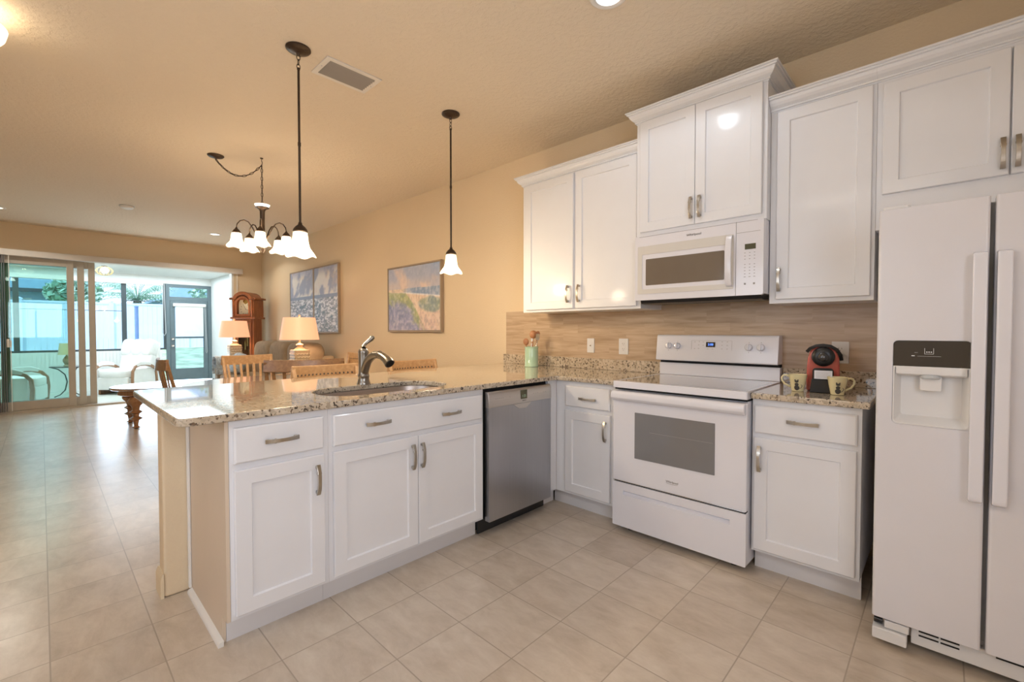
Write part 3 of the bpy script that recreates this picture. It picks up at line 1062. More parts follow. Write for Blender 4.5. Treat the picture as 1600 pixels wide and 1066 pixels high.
U = .317
t = upper('tall white two-door wall cabinet at the left end of the range wall', -.579, .482, 1.372, 2.43, U,
          [(-.579, -.0005, 2.404), (-.579, -U, 2.404), (.4815, -U, 2.404)])
for x0, x1, hx in ((.040, .516, .474), (.536, 1.036, .574)):
    front(t, 'door', x0, x1, .019, 1.028, [(hx, .128, True)])
t = upper('raised white two-door cabinet above the microwave', .483, 1.250, 1.829, 2.60, .38,
          [(.483, -.0005, 2.562), (.483, -.38, 2.562), (1.250, -.38, 2.562), (1.250, -.0005, 2.562)])
front(t, 'door', .030, .384, .030, .735, [(.366, .127, True)])
front(t, 'door', .387, .745, .030, .735, [(.418, .127, True)])
t = upper('tall white single-door wall cabinet right of the microwave', 1.2515, 1.704, 1.372, 2.43, U,
          [(1.2515, -U, 2.404), (1.704, -U, 2.404)])
front(t, 'door', .035, .438, .022, 1.025, [(.052, .128, True)])
t = upper('white two-door cabinet above the refrigerator', 1.7045, 2.62, 1.704, 2.43, U,
          [(1.7045, -U, 2.404), (2.62, -U, 2.404), (2.62, -.0005, 2.404)])
front(t, 'door', .024, .428, .164, .681, [(.410, .250, True)])
front(t, 'door', .434, .870, .164, .681, [(.452, .250, True)])

# ------------------------------------------------------------------ microwave
t = thing('microwave', 'white over-the-range microwave oven under the raised cabinet', 'microwave', (.8715, 0, 1.415))
mx0, mx1 = .494, 1.248
obj('body', MB().box(mx0, mx1, -.395, -.001, 1.425, 1.8275), M['enamel'], t, bevel=.003, world=True)
obj('underside', MB().prism([(-.385, 1.4245), (-.02, 1.4245), (-.05, 1.405), (-.33, 1.395), (-.37, 1.40)], mx0 + .02, mx1 - .02, 'x'), M['black'], t, world=True)
d = obj('door', MB().prism(rpoly(mx0, 1.108, 1.418, 1.8275, (.012, .001, .001, .004)), -.42, -.396, 'y'), M['enamel'], t, bevel=.003, world=True)
fr = cut(MB().prism(rpoly(.514, 1.098, 1.458, 1.762, .006), -.4225, -.4205, 'y'), [MB().prism(rpoly(.545, 1.062, 1.488, 1.708, .004), -.43, -.41, 'y')])
obj('door_frame', fr, M['mwframe'], d, bevel=.001, world=True)
obj('window', MB().prism(rpoly(.570, 1.048, 1.512, 1.678, .006), -.4216, -.4203, 'y'), M['mwglass'], d, world=True)
hp = [(1.095, -.420, 1.752), (1.095, -.440, 1.748), (1.096, -.453, 1.72), (1.097, -.462, 1.66), (1.097, -.465, 1.61), (1.097, -.462, 1.56), (1.096, -.453, 1.50), (1.095, -.440, 1.478), (1.095, -.420, 1.474)]
obj('handle', MB().tube(hp, 1.0, flat=(.032, .010), up=(0, -1, 0)).xf(Matrix.Translation((-.016, 0, 0))), M['enamel'], d, bevel=.003, world=True)
text('brand_lettering', 'Whirlpool', .020, M['logo'], d, tuple(Vector((.874, -.4215, 1.793)) - origin_of(d)), (PI / 2, 0, 0), sx=1.05)
c = obj('control_panel', MB().prism(rpoly(1.110, mx1, 1.418, 1.8275, (.001, .012, .004, .001)), -.42, -.396, 'y'), M['enamel'], t, bevel=.003, world=True)
obj('display', MB().box(1.155, 1.210, -.4216, -.4203, 1.668, 1.698), M['display'], c, world=True)
obj('panel_line', MB().box(1.112, 1.232, -.4210, -.4203, 1.762, 1.764), M['ink'], c, world=True)
k = MB()
for r in range(8):
    z = 1.650 - r * .017 - (.012 if r > 2 else 0)
    for i, x in enumerate((1.156, 1.180, 1.204)):
        s = .0035 if r < 7 else .005
        k.box(x - s, x + s, -.4208, -.4203, z - .0016, z + .0016)
k.box(1.152, 1.162, -.4208, -.4203, 1.476, 1.486).box(1.198, 1.208, -.4208, -.4203, 1.476, 1.486)
obj('keypad_print', k, M['ink'], c, world=True)
obj('top_grille', MB().box(mx0 + .03, mx1 - .03, -.4212, -.4204, 1.8215, 1.8235), M['ink'], t, world=True)

# ------------------------------------------------------------------ range
t = thing('range', 'white freestanding electric range with grey glass top and oven door', 'range', (.873, -.33, 0))
rx0, rx1 = .4935, 1.2525
obj('body', MB().box(rx0 + .002, rx1 - .002, -.640, -.030, .035, .868), M['enamel'], t, bevel=.003, world=True)
fr = cut(MB().prism(rpoly(rx0, rx1, -.682, -.062, (.008, .008, .004, .004)), .880, .9195), [MB().box(rx0 + .022, rx1 - .022, -.645, -.118, .9165, .93)])
c = obj('cooktop', fr, M['enamel'], t, bevel=.004, world=True)
obj('glass', MB().box(rx0 + .0225, rx1 - .0225, -.6445, -.1185, .9163, .9188), M['cooktop'], c, world=True)
obj('gap', MB().box(rx0 + .006, rx1 - .006, -.665, -.05, .868, .8795), M['cavity'], t, world=True)
d = obj('oven_door', MB().prism(rpoly(rx0, rx1, .315, .862, .005), -.680, -.6405, 'y'), M['enamel'], t, bevel=.004, world=True)
hb = MB()
hb.prism([(-.6795, .803), (-.6795, .862), (-.700, .861), (-.714, .853), (-.718, .842), (-.718, .822), (-.705, .806)], rx0 + .004, rx1 - .004, 'x')
obj('handle', hb, M['enamel'], d, bevel=.004, world=True)
obj('window', MB().prism(rpoly(.641, 1.099, .469, .741, .002), -.6825, -.6803, 'y'), M['ovenglass'], d, world=True)
obj('trim_strip', MB().box(rx0 + .006, rx1 - .006, -.6835, -.668, .3155, .3185), M['chrome'], d, world=True)
obj('rack_bar', MB().box(.735, 1.090, -.6829, -.6826, .635, .6362), M['ink'], d, world=True)
text('brand_lettering', 'Whirlpool', .017, M['logo'], d, tuple(Vector((.870, -.6806, .378)) - origin_of(d)), (PI / 2, 0, 0))
sw = [(.870 + .036 * math.cos(a), -.681, .374 + .008 * math.sin(a)) for a in [PI * 1.1 + PI * .75 * k / 12 for k in range(13)]]
obj('brand_swoosh', MB().tube(sw, .0007, seg=6), M['logo'], d, world=True)
obj('gap', MB().box(rx0 + .01, rx1 - .004, -.672, -.55, .3065, .3145), M['cavity'], t, world=True)
dr = MB()
dr.prism(rpoly(rx0, rx1, .037, .306, .006), -.680, -.6405, 'y')
d = obj('storage_drawer', cut(dr, [MB().prism([(-.70, .262), (-.679, .258), (-.660, .246), (-.672, .234), (-.70, .228)], .565, 1.175, 'x')]), M['enamel'], t, bevel=.002, world=True)
obj('rail', MB().box(rx0 + .02, rx1 - .02, -.6395, -.60, .036, .30), M['enamel'], d, world=True)
for x in (.575, 1.175):
    obj('foot', MB().cyl((x, -.60, 0), .018, 0, .036, 16), M['black'], t, world=True)
    obj('foot', MB().cyl((x, -.08, 0), .018, 0, .036, 16), M['black'], t, world=True)
b = obj('backguard', MB().prism([(-.005, .9195), (-.060, .9195), (-.062, 1.003), (-.005, 1.003)], rx0 + .002, rx1 - .002, 'x'), M['enamel'], t, bevel=.003, world=True)
obj('vent_gap', MB().box(rx0 + .012, rx1 - .004, -.064, -.01, 1.0035, 1.0195), M['cavity'], b, world=True)
p = obj('control_panel', MB().prism([(-.005, 1.020), (-.106, 1.020), (-.1075, 1.03), (-.088, 1.186), (-.078, 1.195), (-.005, 1.195)], rx0 - .005, rx1 - .003, 'x'), M['enamel'], t, bevel=.004, world=True)


def onpanel(z):   # y of the sloped panel face at height z
    return -.1075 + (z - 1.03) / .156 * .0195


tilt = math.atan2(.0195, .156)
for x in (.578, .640, 1.088, 1.156):
    kb = MB().lathe([(.022, 0), (.0215, -.010), (.018, -.016), (0, -.017)], seg=28, axis='y')
    kb.box(-.0045, .0045, -.026, -.012, -.019, .019)
    kb.xf(Matrix.Translation((x, onpanel(1.121) - .0005, 1.121)) @ Matrix.Rotation(-tilt, 4, 'X'))
    obj('knob', kb, M['enamel'], p, bevel=.0015, world=True)


def panel_box(x0, x1, z0, z1, th):
    return MB().box(x0, x1, -th, 0, z0 - 1.13, z1 - 1.13).xf(Matrix.Translation((0, onpanel(1.13) - .0003, 1.13)) @ Matrix.Rotation(-tilt, 4, 'X'))


obj('display', panel_box(.830, .888, 1.117, 1.150, .0012), M['blackglass'], p, world=True)
text('display_digits', '2:08', .020, M['bluedisplay'], p, tuple(Vector((.859, onpanel(1.1335) - .0022, 1.1335)) - origin_of(p)), (PI / 2 - tilt, 0, 0), ext=.0003)
pr = MB()
for (x, z) in [(.757, 1.150), (.786, 1.152), (.757, 1.105), (.783, 1.107), (.783, 1.130), (.812, 1.150), (.812, 1.128), (.842, 1.105), (.872, 1.105), (.93, 1.152), (.93, 1.13), (.93, 1.107), (.962, 1.152), (.962, 1.13), (.962, 1.107)]:
    q = panel_box(x - .004, x + .004, z - .0012, z + .0012, .0006)
    me = q.mesh('q')
    pr.bm.from_mesh(me)
for x in (.578, .640, 1.088, 1.156):
    for z in (1.151, 1.090):
        pr.bm.from_mesh(panel_box(x - .002, x + .002, z - .002, z + .002, .0006).mesh('q'))
for (x0, x1, z0, z1) in ((.735, .735 + .0012, 1.098, 1.16), (.735, .99, 1.159, 1.160), (.989, .990, 1.098, 1.16)):
    pr.bm.from_mesh(panel_box(x0, x1, z0, z1, .0005).mesh('q'))
obj('panel_print', pr, M['ink'], p, world=True)

# ------------------------------------------------------------------ dishwasher
t = thing('dishwasher', 'stainless steel dishwasher built into the peninsula beside the corner', 'dishwasher', (-.28, -1.0, 0))
obj('tub', MB().box(-.57, -.022, -1.304, -.703, .10, .878), M['cavity'], t, world=True)
d = obj('door', MB().prism(rpoly(-1.291, -.714, .092, .768, (.006, .006, .001, .001)), .0, .034, 'x'), M['steel'], t, bevel=.003, world=True)
obj('door_liner', MB().box(-.021, -.0005, -1.286, -.719, .10, .862), M['cavity'], t, world=True)
obj('pocket_handle', MB().prism([(-1.082, .7675), (-.915, .7675), (-.935, .752), (-.965, .736), (-1.03, .736), (-1.062, .752)], .0342, .0365, 'x'), M['steelpanel'], d, bevel=.001, world=True)
c = obj('control_panel', MB().prism([(0, .7685), (.037, .7685), (.037, .80), (.034, .845), (.024, .863), (0, .863)], -1.293, -.712, 'y'), M['steelpanel'], t, bevel=.002, world=True)
cp = MB().box(.0345, .0385, -1.018, -.960, .794, .850)
obj('display', cp, M['display'], c, world=True)
text('display_digits', '1:25', .022, M['mint'], c, tuple(Vector((.0387, -.989, .812)) - origin_of(c)), (PI / 2, 0, PI / 2), ext=.0002)
pr = MB()
for y in (-1.24, -1.225, -1.21, -1.195, -1.18, -1.12, -.90, -.88, -.86, -.80, -.78):
    pr.box(.0365, .0378, y, y + .008, .818, .820)
obj('panel_print', pr, M['ink'], c, world=True)
text('brand_lettering', 'BOSCH', .011, M['logo'], c, tuple(Vector((.0377, -.985, .783)) - origin_of(c)), (PI / 2, 0, PI / 2), ext=.0003)
obj('toe_panel', MB().box(-.062, -.050, -1.304, -.690, .004, .099), M['black'], t, world=True)
for y in (-1.27, -.73):
    obj('foot', MB().cyl((-.12, y, 0), .014, 0, .10, 12), M['black'], t, world=True)

# ------------------------------------------------------------------ refrigerator
t = thing('refrigerator', 'white side-by-side refrigerator with an ice and water dispenser', 'refrigerator', (2.216, -.42, 0))
fx0, fx1, fs = 1.763, 2.668, 2.066
obj('cabinet', MB().box(fx0 + .004, fx1 - .004, -.785, -.03, .04, 1.668), M['fridgewhite'], t, bevel=.004, world=True)
dz0, dz1, fy = .108, 1.685, -.855
dx0, dx1 = fx0, fs - .006
pan = MB().prism(rpoly(dx0, dx1, fy, fy + .062, (.012, .010, .004, .004)), dz0, dz1)
rec = MB().prism(rpoly(1.813, 2.022, .873, 1.187, .014, 5), fy - .02, fy + .052, 'y')
d = obj('freezer_door', cut(pan, [rec]), M['fridgewhite'], t, bevel=.002, world=True)
obj('dispenser_panel', MB().prism(rpoly(1.8135, 2.0215, 1.092, 1.1865, (.001, .001, .013, .013)), fy - .0012, fy + .045, 'y'), M['blackglass'], d, world=True)
rc = MB()
rim = rpoly(1.8135, 2.0215, .8735, 1.0915, (.013, .013, .001, .001), 5)
def rl(s, y, dz=0):
    cx, cz = 1.9175, .985
    return [rc.bm.verts.new((cx + (x - cx) * s, y, cz + (z - cz) * s + dz)) for x, z in rim]
ra = [rl(1.0, fy - .0015), rl(.965, fy - .0015), rl(.94, fy + .004), rl(.80, fy + .045, .008)]
for a, b in zip(ra, ra[1:]):
    n = len(a)
    for k in range(n):
        rc.bm.faces.new((a[k], a[(k + 1) % n], b[(k + 1) % n], b[k]))
rc.bm.faces.new(ra[-1])
obj('dispenser_recess', rc, M['plastic'], d, smooth='auto', world=True)
obj('dispenser_bar', MB().prism([(fy - .002, 1.092), (fy - .002, 1.063), (fy + .012, 1.057), (fy + .03, 1.066), (fy + .03, 1.092)], 1.822, 2.013, 'x'), M['plastic'], d, bevel=.0015, world=True)
obj('dispenser_paddle', MB().prism(rpoly(1.889, 1.948, 1.003, 1.057, .006), fy + .008, fy + .02, 'y'), M['plastic'], d, bevel=.002, world=True)
obj('dispenser_chute', MB().lathe([(.026, 0), (.030, -.01), (.026, -.016), (0, -.016)], (1.918, fy + .018, 1.062), 24), M['greyplastic'], d, world=True)
pr = MB()
gx = 1.913
pr.box(gx - .0125, gx - .0115, fy - .0017, fy - .0013, 1.140, 1.160).box(gx + .0115, gx + .0125, fy - .0017, fy - .0013, 1.140, 1.160)
pr.box(gx - .0125, gx + .0125, fy - .0017, fy - .0013, 1.1385, 1.1395)
for q in (-.006, 0, .006):
    pr.prism([(gx + q - .0025, 1.146), (gx + q, 1.1435), (gx + q + .0025, 1.146), (gx + q, 1.1485)], fy - .0017, fy - .0013, 'y')
pr.box(gx - .032, gx + .032, fy - .0016, fy - .0013, 1.130, 1.1306).box(gx - .040, gx - .031, fy - .0016, fy - .0013, 1.143, 1.1436).box(gx - .048, gx - .039, fy - .0016, fy - .0013, 1.130, 1.133)
obj('dispenser_icons', pr, M['whiteink'], d, world=True)
hdl = lambda x0, x1: MB().prism([(fy - .0005, .628), (fy - .020, .630), (fy - .046, .640), (fy - .050, .66), (fy - .050, 1.465), (fy - .046, 1.488), (fy - .020, 1.494), (fy - .0005, 1.496)], x0, x1, 'x')
obj('handle', hdl(2.019, 2.055), M['enamel'], d, bevel=.005, seg=3, world=True)
e = obj('refrigerator_door', MB().prism(rpoly(fs + .006, fx1, fy, fy + .062, (.010, .012, .004, .004)), dz0, dz1), M['fridgewhite'], t, bevel=.002, world=True)
obj('handle', hdl(2.076, 2.112), M['enamel'], e, bevel=.005, seg=3, world=True)
obj('door_gasket', MB().box(fx0 + .012, fx1 - .012, fy + .0625, -.7855, dz0 + .01, dz1 - .012), M['greyplastic'], t, world=True)
g = obj('base_grille', MB().box(fx0 + .115, fx1 - .01, -.815, -.786, .030, .100), M['plastic'], t, bevel=.003, world=True)
sl = MB()
for x0, x1, z in ((1.90, 1.955, .086), (1.96, 2.01, .086), (1.90, 1.955, .070), (1.96, 2.01, .070), (2.10, 2.24, .086), (2.25, 2.38, .086)):
    sl.box(x0, x1, -.8162, -.8152, z - .003, z + .003)
obj('slots', sl, M['cavity'], g, world=True)
obj('foot_cover', MB().prism(rpoly(fx0 + .002, fx0 + .105, .022, .066, .004), -.856, -.80, 'y'), M['plastic'], t, bevel=.003, world=True)
obj('foot_bracket', MB().box(fx0 + .038, fx0 + .110, -.846, -.79, .070, .100), M['plastic'], t, bevel=.003, world=True)
obj('roller', MB().cyl((0, -.825, .084), .013, fx0 + .006, fx0 + .032, 16, 'x'), M['black'], t, world=True)
obj('hinge_cap', MB().prism(rpoly(fx0 + .01, fx0 + .09, -.84, -.74, .01), 1.6855, 1.698), M['plastic'], t, bevel=.003, world=True)
for x in (fx0 + .06, fx1 - .06):
    obj('foot', MB().cyl((x, -.70, 0), .02, 0, .04, 16), M['black'], t, world=True)
    obj('foot', MB().cyl((x, -.10, 0), .02, 0, .04, 16), M['black'], t, world=True)

# ------------------------------------------------------------------ wall plates
def plate(label, x0, x1, z0, z1, kind, group='wall plates on the backsplash'):
    t = thing('wall_plate' if kind == 'jack' else 'power_outlet', label, 'outlet' if kind != 'jack' else 'wall plate', ((x0 + x1) / 2, -.009, (z0 + z1) / 2), group=group)
    w, h = (x1 - x0) / 2, (z1 - z0) / 2
    obj('plate', MB().prism(rpoly(-w, w, -h, h, .004), -.006, -.0003, 'y'), M['plastic'], t, bevel=.0015)
    if kind == 'jack':
        obj('socket', MB().lathe([(.006, -.0062), (.006, -.010), (.003, -.010), (.003, -.0075), (0, -.0075)], seg=16, axis='y'), M['chrome'], t)
        return t
    for cz in (.02, -.02):
        s = obj('receptacle', MB().prism(rpoly(-.016, .016, cz - .014, cz + .014, .009), -.0078, -.0062, 'y'), M['plastic'], t, bevel=.0006)
        obj('slots', MB().box(-.008, -.006, -.0082, -.0079, cz - .002, cz + .007).box(.006, .008, -.0082, -.0079, cz - .002, cz + .006).cyl((0, 0, cz - .008), .0022, -.0082, -.0079, 10, 'y'), M['darkink'], s)
    return t


plate('narrow white wall plate with a single round jack, left of the outlet by the range', -.152, -.084, 1.046, 1.161, 'jack')
plate('white duplex power outlet on the backsplash just left of the range', .140, .220, 1.042, 1.163, 'duplex')
plate('white power outlet behind the red coffee machine, with a black plug in it', 1.494, 1.574, 1.042, 1.163, 'duplex')
# ------------------------------------------------------------------ things on the worktops
t = thing('utensil_crock', 'mint green ceramic crock at the left end of the range wall worktop', 'crock', (-.612, -.178, .9145))
obj('pot', MB().lathe([(.058, 0), (.060, .003), (.060, .008), (.0575, .012), (.0575, .160), (.061, .164), (.061, .170), (.055, .172), (.053, .168), (.053, .012), (0, .010)], seg=40), M['mint'], t, smooth='auto')


def spoon(label, base, tip, rb, kind, m, name='wooden_spoon'):
    t = thing(name, label, 'utensil', base, group='utensils in the mint crock')
    b, p = Vector(base), Vector(tip)
    v = p - b
    obj('handle', MB().tube([(0, 0, 0), tuple(v * .5), tuple(v * .86)], [.005, .0045, .005], seg=10), m, t, smooth=True)
    u = v.normalized()
    if kind == 'bowl':
        bl = MB().blob((0, 0, 0), rb, .009, rb * 1.25, .95, 20, 10)
    elif kind == 'ladle':
        bl = MB().blob((0, 0, 0), rb, .020, rb * 1.1, .95, 20, 10)
    else:
        bl = MB().prism(rpoly(-rb, rb, -rb * 1.7, rb * 1.7, .006), -.0015, .0015, 'y')
    bl.xf(Matrix.Translation(v) @ Vector((0, 0, 1)).rotation_difference(u).to_matrix().to_4x4() @ Matrix.Rotation(.72, 4, 'Z'))
    obj('bowl' if kind != 'flat' else 'blade', bl, m, t, smooth=(kind != 'flat'))
    return t


cz = .930
spoon('wooden spoon with a small round bowl, lowest and leftmost in the mint crock', (-.638, -.200, cz), (-.645, -.212, 1.128), .024, 'bowl', M['spoon'])
spoon('wooden ladle with a large round bowl standing highest in the mint crock', (-.606, -.186, cz), (-.590, -.180, 1.190), .032, 'ladle', M['spoon'])
spoon('wooden spoon behind the ladle at the back of the mint crock', (-.602, -.158, cz), (-.575, -.140, 1.196), .020, 'bowl', M['spoon'])
spoon('white plastic spatula leaning in front of the ladle in the mint crock', (-.598, -.212, cz), (-.574, -.216, 1.145), .008, 'flat', M['whiteink'], 'spatula')
spoon('silver metal server at the right side of the mint crock', (-.585, -.172, cz), (-.548, -.172, 1.170), .016, 'flat', M['chrome'], 'metal_server')

# coffee machine
t = thing('coffee_machine', 'coral red and black capsule coffee machine on the short worktop', 'coffee machine', (1.496, -.26, .9145), rz=.15)
body = [(-.070, .0), (-.071, .06), (-.069, .13), (-.066, .170), (-.056, .205), (-.034, .228), (.0, .236), (.034, .228), (.056, .205), (.066, .170), (.069, .13), (.071, .06), (.070, .0)]
obj('body', MB().prism(body, -.095, .11, 'y'), M['red'], t, bevel=.012, seg=3)
obj('lever_band', MB().tube([(-.070, -.086, .200), (-.056, -.098, .218), (-.03, -.102, .232), (0, -.103, .236), (.03, -.102, .231), (.056, -.098, .214), (.070, -.086, .190), (.076, -.06, .160)], 1.0, flat=(.016, .007), up=(0, -1, 0)), M['black'], t, bevel=.002)
obj('head', MB().lathe([(.050, -.092), (.048, -.116), (.042, -.124), (.030, -.128), (0, -.130)], (0, 0, .178), 32, 'y'), M['black'], t, smooth='auto')
obj('head_cap', MB().lathe([(.024, -.128), (.022, -.140), (.014, -.146), (0, -.147)], (0, 0, .176), 24, 'y'), M['blackglass'], t, smooth='auto')
obj('front_panel', MB().prism([(-.046, .0), (-.044, .110), (-.036, .120), (.036, .120), (.044, .110), (.046, .0)], -.108, -.094, 'y'), M['black'], t, bevel=.004)
obj('drip_tray', MB().prism([(-.054, .0), (-.046, .068), (.046, .068), (.054, .0)], -.165, -.108, 'y'), M['black'], t, bevel=.004)
CM = Matrix.Translation((.002, -.166, .070)) @ Matrix.Rotation(-.15, 4, 'X')
cd = MB().prism([(-.037, .0), (.037, .0), (.037, .042), (-.037, .042)], -.0005, .0005, 'y').xf(CM)
k = thing('paper_card', 'white printed card propped against the red coffee machine', 'card', (1.496, -.26, .9145), .15)
obj('card', cd, M['paper'], k)
ln = MB()
for i in range(5):
    ln.box(-.031, .031 - .010 * (i % 2), -.0011, -.0006, .008 + i * .006, .0090 + i * .006)
obj('print', ln.xf(CM), M['ink'], k)
cb = MB().tube([(1.534, -.0375, 1.081), (1.530, -.0555, 1.065), (1.518, -.0605, 1.051), (1.512, -.0655, 1.035), (1.518, -.0705, 1.013), (1.528, -.0755, .993), (1.526, -.0855, .973), (1.518, -.1005, .955), (1.505, -.13, .945), (1.500, -.16, .945)], [.006, .007, .009, .009, .006, .004, .0035, .0035, .0035, .0035], seg=10)
pg = MB().prism(rpoly(1.522, 1.546, 1.074, 1.096, .004), -.0435, -.0175, 'y')
inv = t.matrix_basis.inverted()
inv = (Matrix.Translation(t.location) @ Matrix.Rotation(t.rotation_euler.z, 4, 'Z')).inverted()
c = obj('power_cord', cb.xf(inv), M['black'], t, smooth=True)
obj('plug', pg.xf(inv), M['black'], c, bevel=.002)
# mugs
def mug(label, loc, rz):
    t = thing('mug', label, 'mug', loc, rz, 'cream mugs beside the coffee machine')
    obj('cup', MB().lathe([(.024, 0), (.027, .002), (.034, .040), (.041, .082), (.0425, .086), (.040, .086), (.037, .078), (.030, .036), (.022, .006), (0, .005)], seg=36), M['mug'], t, smooth='auto')
    obj('handle', MB().tube([(.036, 0, .072), (.050, 0, .080), (.064, 0, .078), (.072, 0, .066), (.070, 0, .050), (.058, 0, .034), (.032, 0, .020)], [.005, .0048, .0045, .0045, .0045, .0048, .005], seg=10), M['mug'], t, smooth=True)
    return t


def critter(t, ang):
    """small plain black cat-like print on the mug's side"""
    p = MB()
    pts = [(0, .016, .010, .013), (0, .034, .0065, .009), (0, .050, .006, .006), (-.004, .057, .002, .004), (.004, .057, .002, .004)]
    for (x, z, rx, rz) in pts:
        p.blob((x, 0, z), rx, .0006, rz, 1.0, 16, 8)
    p.tube([(.008, 0, .012), (.016, 0, .016), (.019, 0, .028), (.014, 0, .034)], .0011, seg=6)
    p.xf(Matrix.Rotation(math.atan2(.016, .08), 4, 'X'))
    rad = .0325
    for v in p.bm.verts:   # wrap round the cup
        r = rad + .009 * ((v.co.z) / .07) - v.co.y
        a = v.co.x / rad - PI / 2 + ang
        v.co = Vector((r * math.cos(a), r * math.sin(a), v.co.z + .004))
    obj('print', p, M['darkink'], t)


m1 = mug('cream mug with a small black print, left of the coffee machine, handle to the left', (1.413, -.415, .9145), PI - .35 + .4)
critter(m1, -3.1)
m2 = mug('cream mug with a small black print, right of the coffee machine, handle to the right', (1.583, -.440, .9145), .55)
critter(m2, -.35)

# ================================================================== HANGING LAMPS
def bell(r_top, r_bot, h):
    """scalloped bell-shaped glass shade hanging down from z=0"""
    prof = [(r_top * .55, .0), (r_top, -.004), (r_top * 1.08, -h * .18), (r_top * 1.16, -h * .42), (r_top * 1.34, -h * .66), (r_top + (r_bot - r_top) * .78, -h * .86), (r_bot, -h)]
    n = len(prof)

    def wave(i, a):
        k = max(0, (i - 3)) / (n - 4)
        return 1 + .07 * k * k * math.cos(6 * a), -.010 * k * k * math.cos(6 * a)
    return MB().lathe([(0, 0)] + prof, seg=48, wave=lambda i, a: wave(i - 1, a)), prof


def shade_mesh(r_top, r_bot, h):
    mb = MB()
    prof = [(.012, 0), (r_top, -.004), (r_top * 1.08, -h * .18), (r_top * 1.16, -h * .42), (r_top * 1.34, -h * .66), (r_top + (r_bot - r_top) * .72, -h * .86), (r_bot, -h)]
    full = prof + [(r - .003, z + .0005) for r, z in prof[::-1][:-1]]
    n = len(prof)

    def wave(i, a):
        j = i if i < n else 2 * n - 1 - i
        k = max(0, (j - 3)) / (n - 4)
        return 1 + .02 * k * k * math.cos(5 * a), -.006 * k * k * math.cos(5 * a)
    rings = []
    mb.lathe(full, seg=48, wave=wave)
    # open the rim again: remove the cap faces
    bm = mb.bm
    for f in [f for f in bm.faces if len(f.verts) > 8]:
        bm.faces.remove(f)
    return mb


def pendant(x, y, label):
    t = thing('pendant_light', label, 'pendant light', (x, y, CH), group='pendant lights over the peninsula')
    obj('canopy', MB().lathe([(.066, -.001), (.066, -.006), (.060, -.012), (.035, -.022), (.012, -.028), (.008, -.040), (0, -.040)], seg=36), M['bronze'], t, smooth='auto')
    for k in range(3):
        a = k * 2 * PI / 3 + .5
        obj('screw', MB().lathe([(.005, -.012), (.004, -.020), (0, -.021)], (.047 * math.cos(a), .047 * math.sin(a), 0), 10), M['bronze'], t)
    ch = MB()
    for k in range(3):
        z = -.050 - k * .026
        pts = [(.009 * math.cos(b) * (1 if k % 2 else 0), .009 * math.cos(b) * (0 if k % 2 else 1), z + .016 * math.sin(b)) for b in [2 * PI * q / 14 for q in range(14)]]
        ch.tube(pts, .0022, seg=6, closed=True)
    obj('chain', ch, M['bronze'], t, smooth=True)
    obj('rod', MB().cyl((0, 0, 0), .0065, -.985, -.112, 14).cyl((0, 0, 0), .0085, -.545, -.525, 14).lathe([(.0065, -.12), (.009, -.116), (.007, -.108), (0, -.106)], seg=14), M['bronze'], t, smooth='auto')
    obj('socket_cap', MB().lathe([(.009, -.975), (.012, -.988), (.026, -1.000), (.036, -1.014), (.040, -1.026), (.036, -1.030), (0, -1.031)], seg=32), M['bronze'], t, smooth='auto')
    s = obj('glass_shade', shade_mesh(.037, .082, .135), M['shade'], t, smooth=True, loc=(0, 0, -1.030))
    obj('bulb', MB().blob((0, 0, -.075), .024, .024, .032, 1.0, 16, 10), M['bulb'], s, smooth=True)
    lamp('pendant_lamp', 'POINT', (x, y, CH - 1.20), 17, WARM, .065)
    return t


pendant(-.705, -2.066, 'front bronze pendant light with bell glass shade, nearest the camera over the sink')
pendant(-.69, -.990, 'rear bronze pendant light with bell glass shade, near the long wall')


def chain(mb, pts, step=.034, r=.0024, w=.0085):
    """alternating oval links along a polyline"""
    P = [Vector(p) for p in pts]
    L = [0]
    for a, b in zip(P, P[1:]):
        L.append(L[-1] + (b - a).length)
    n = max(2, int(L[-1] / step))
    for k in range(n):
        s = (k + .5) / n * L[-1]
        i = max(j for j in range(len(L) - 1) if L[j] <= s)
        u = (s - L[i]) / (L[i + 1] - L[i])
        c = P[i].lerp(P[i + 1], u)
        d = (P[i + 1] - P[i]).normalized()
        q = Vector((0, 0, 1)).rotation_difference(d).to_matrix()
        ln = []
        for m in range(12):
            b = 2 * PI * m / 12
            v = Vector((w * math.cos(b), 0, step * .62 * math.sin(b))) if k % 2 else Vector((0, w * math.cos(b), step * .62 * math.sin(b)))
            ln.append(c + q @ v)
        mb.tube(ln, r, seg=5, closed=True)


hx, hy = -2.62, -1.662
t = thing('chandelier', 'bronze five-arm chandelier with bell glass shades on a swagged chain', 'chandelier', (hx, hy, CH))
cx, cy = -2.852 - hx, -1.972 - hy
obj('canopy', MB().lathe([(.066, -.001), (.066, -.006), (.058, -.014), (.03, -.022), (.010, -.030), (0, -.030)], (cx, cy, 0), 32), M['bronze'], t, smooth='auto')
obj('hook', MB().lathe([(.014, -.001), (.012, -.008), (0, -.010)], (0, 0, 0), 16).tube([(0, 0, -.008), (0, 0, -.03), (.012, 0, -.040), (.016, 0, -.052), (.006, 0, -.062), (-.006, 0, -.058)], .003, seg=8), M['bronze'], t, smooth=True)
sw = []
for k in range(15):
    u = k / 14
    sag = -.035 * (1 - u) - .065 * u - .125 * 4 * u * (1 - u) * (1.0)
    sw.append((cx * (1 - u), cy * (1 - u), sag))
ch = MB()
chain(ch, sw)
chain(ch, [(0, 0, -.06), (0, 0, -.43)])
obj('chain', ch, M['bronze'], t, smooth=True)
obj('cord', MB().tube(sw, .0022, seg=6).tube([(0, 0, -.06), (.003, 0, -.2), (0, 0, -.44)], .0022, seg=6), M['bronze'], t, smooth=True)
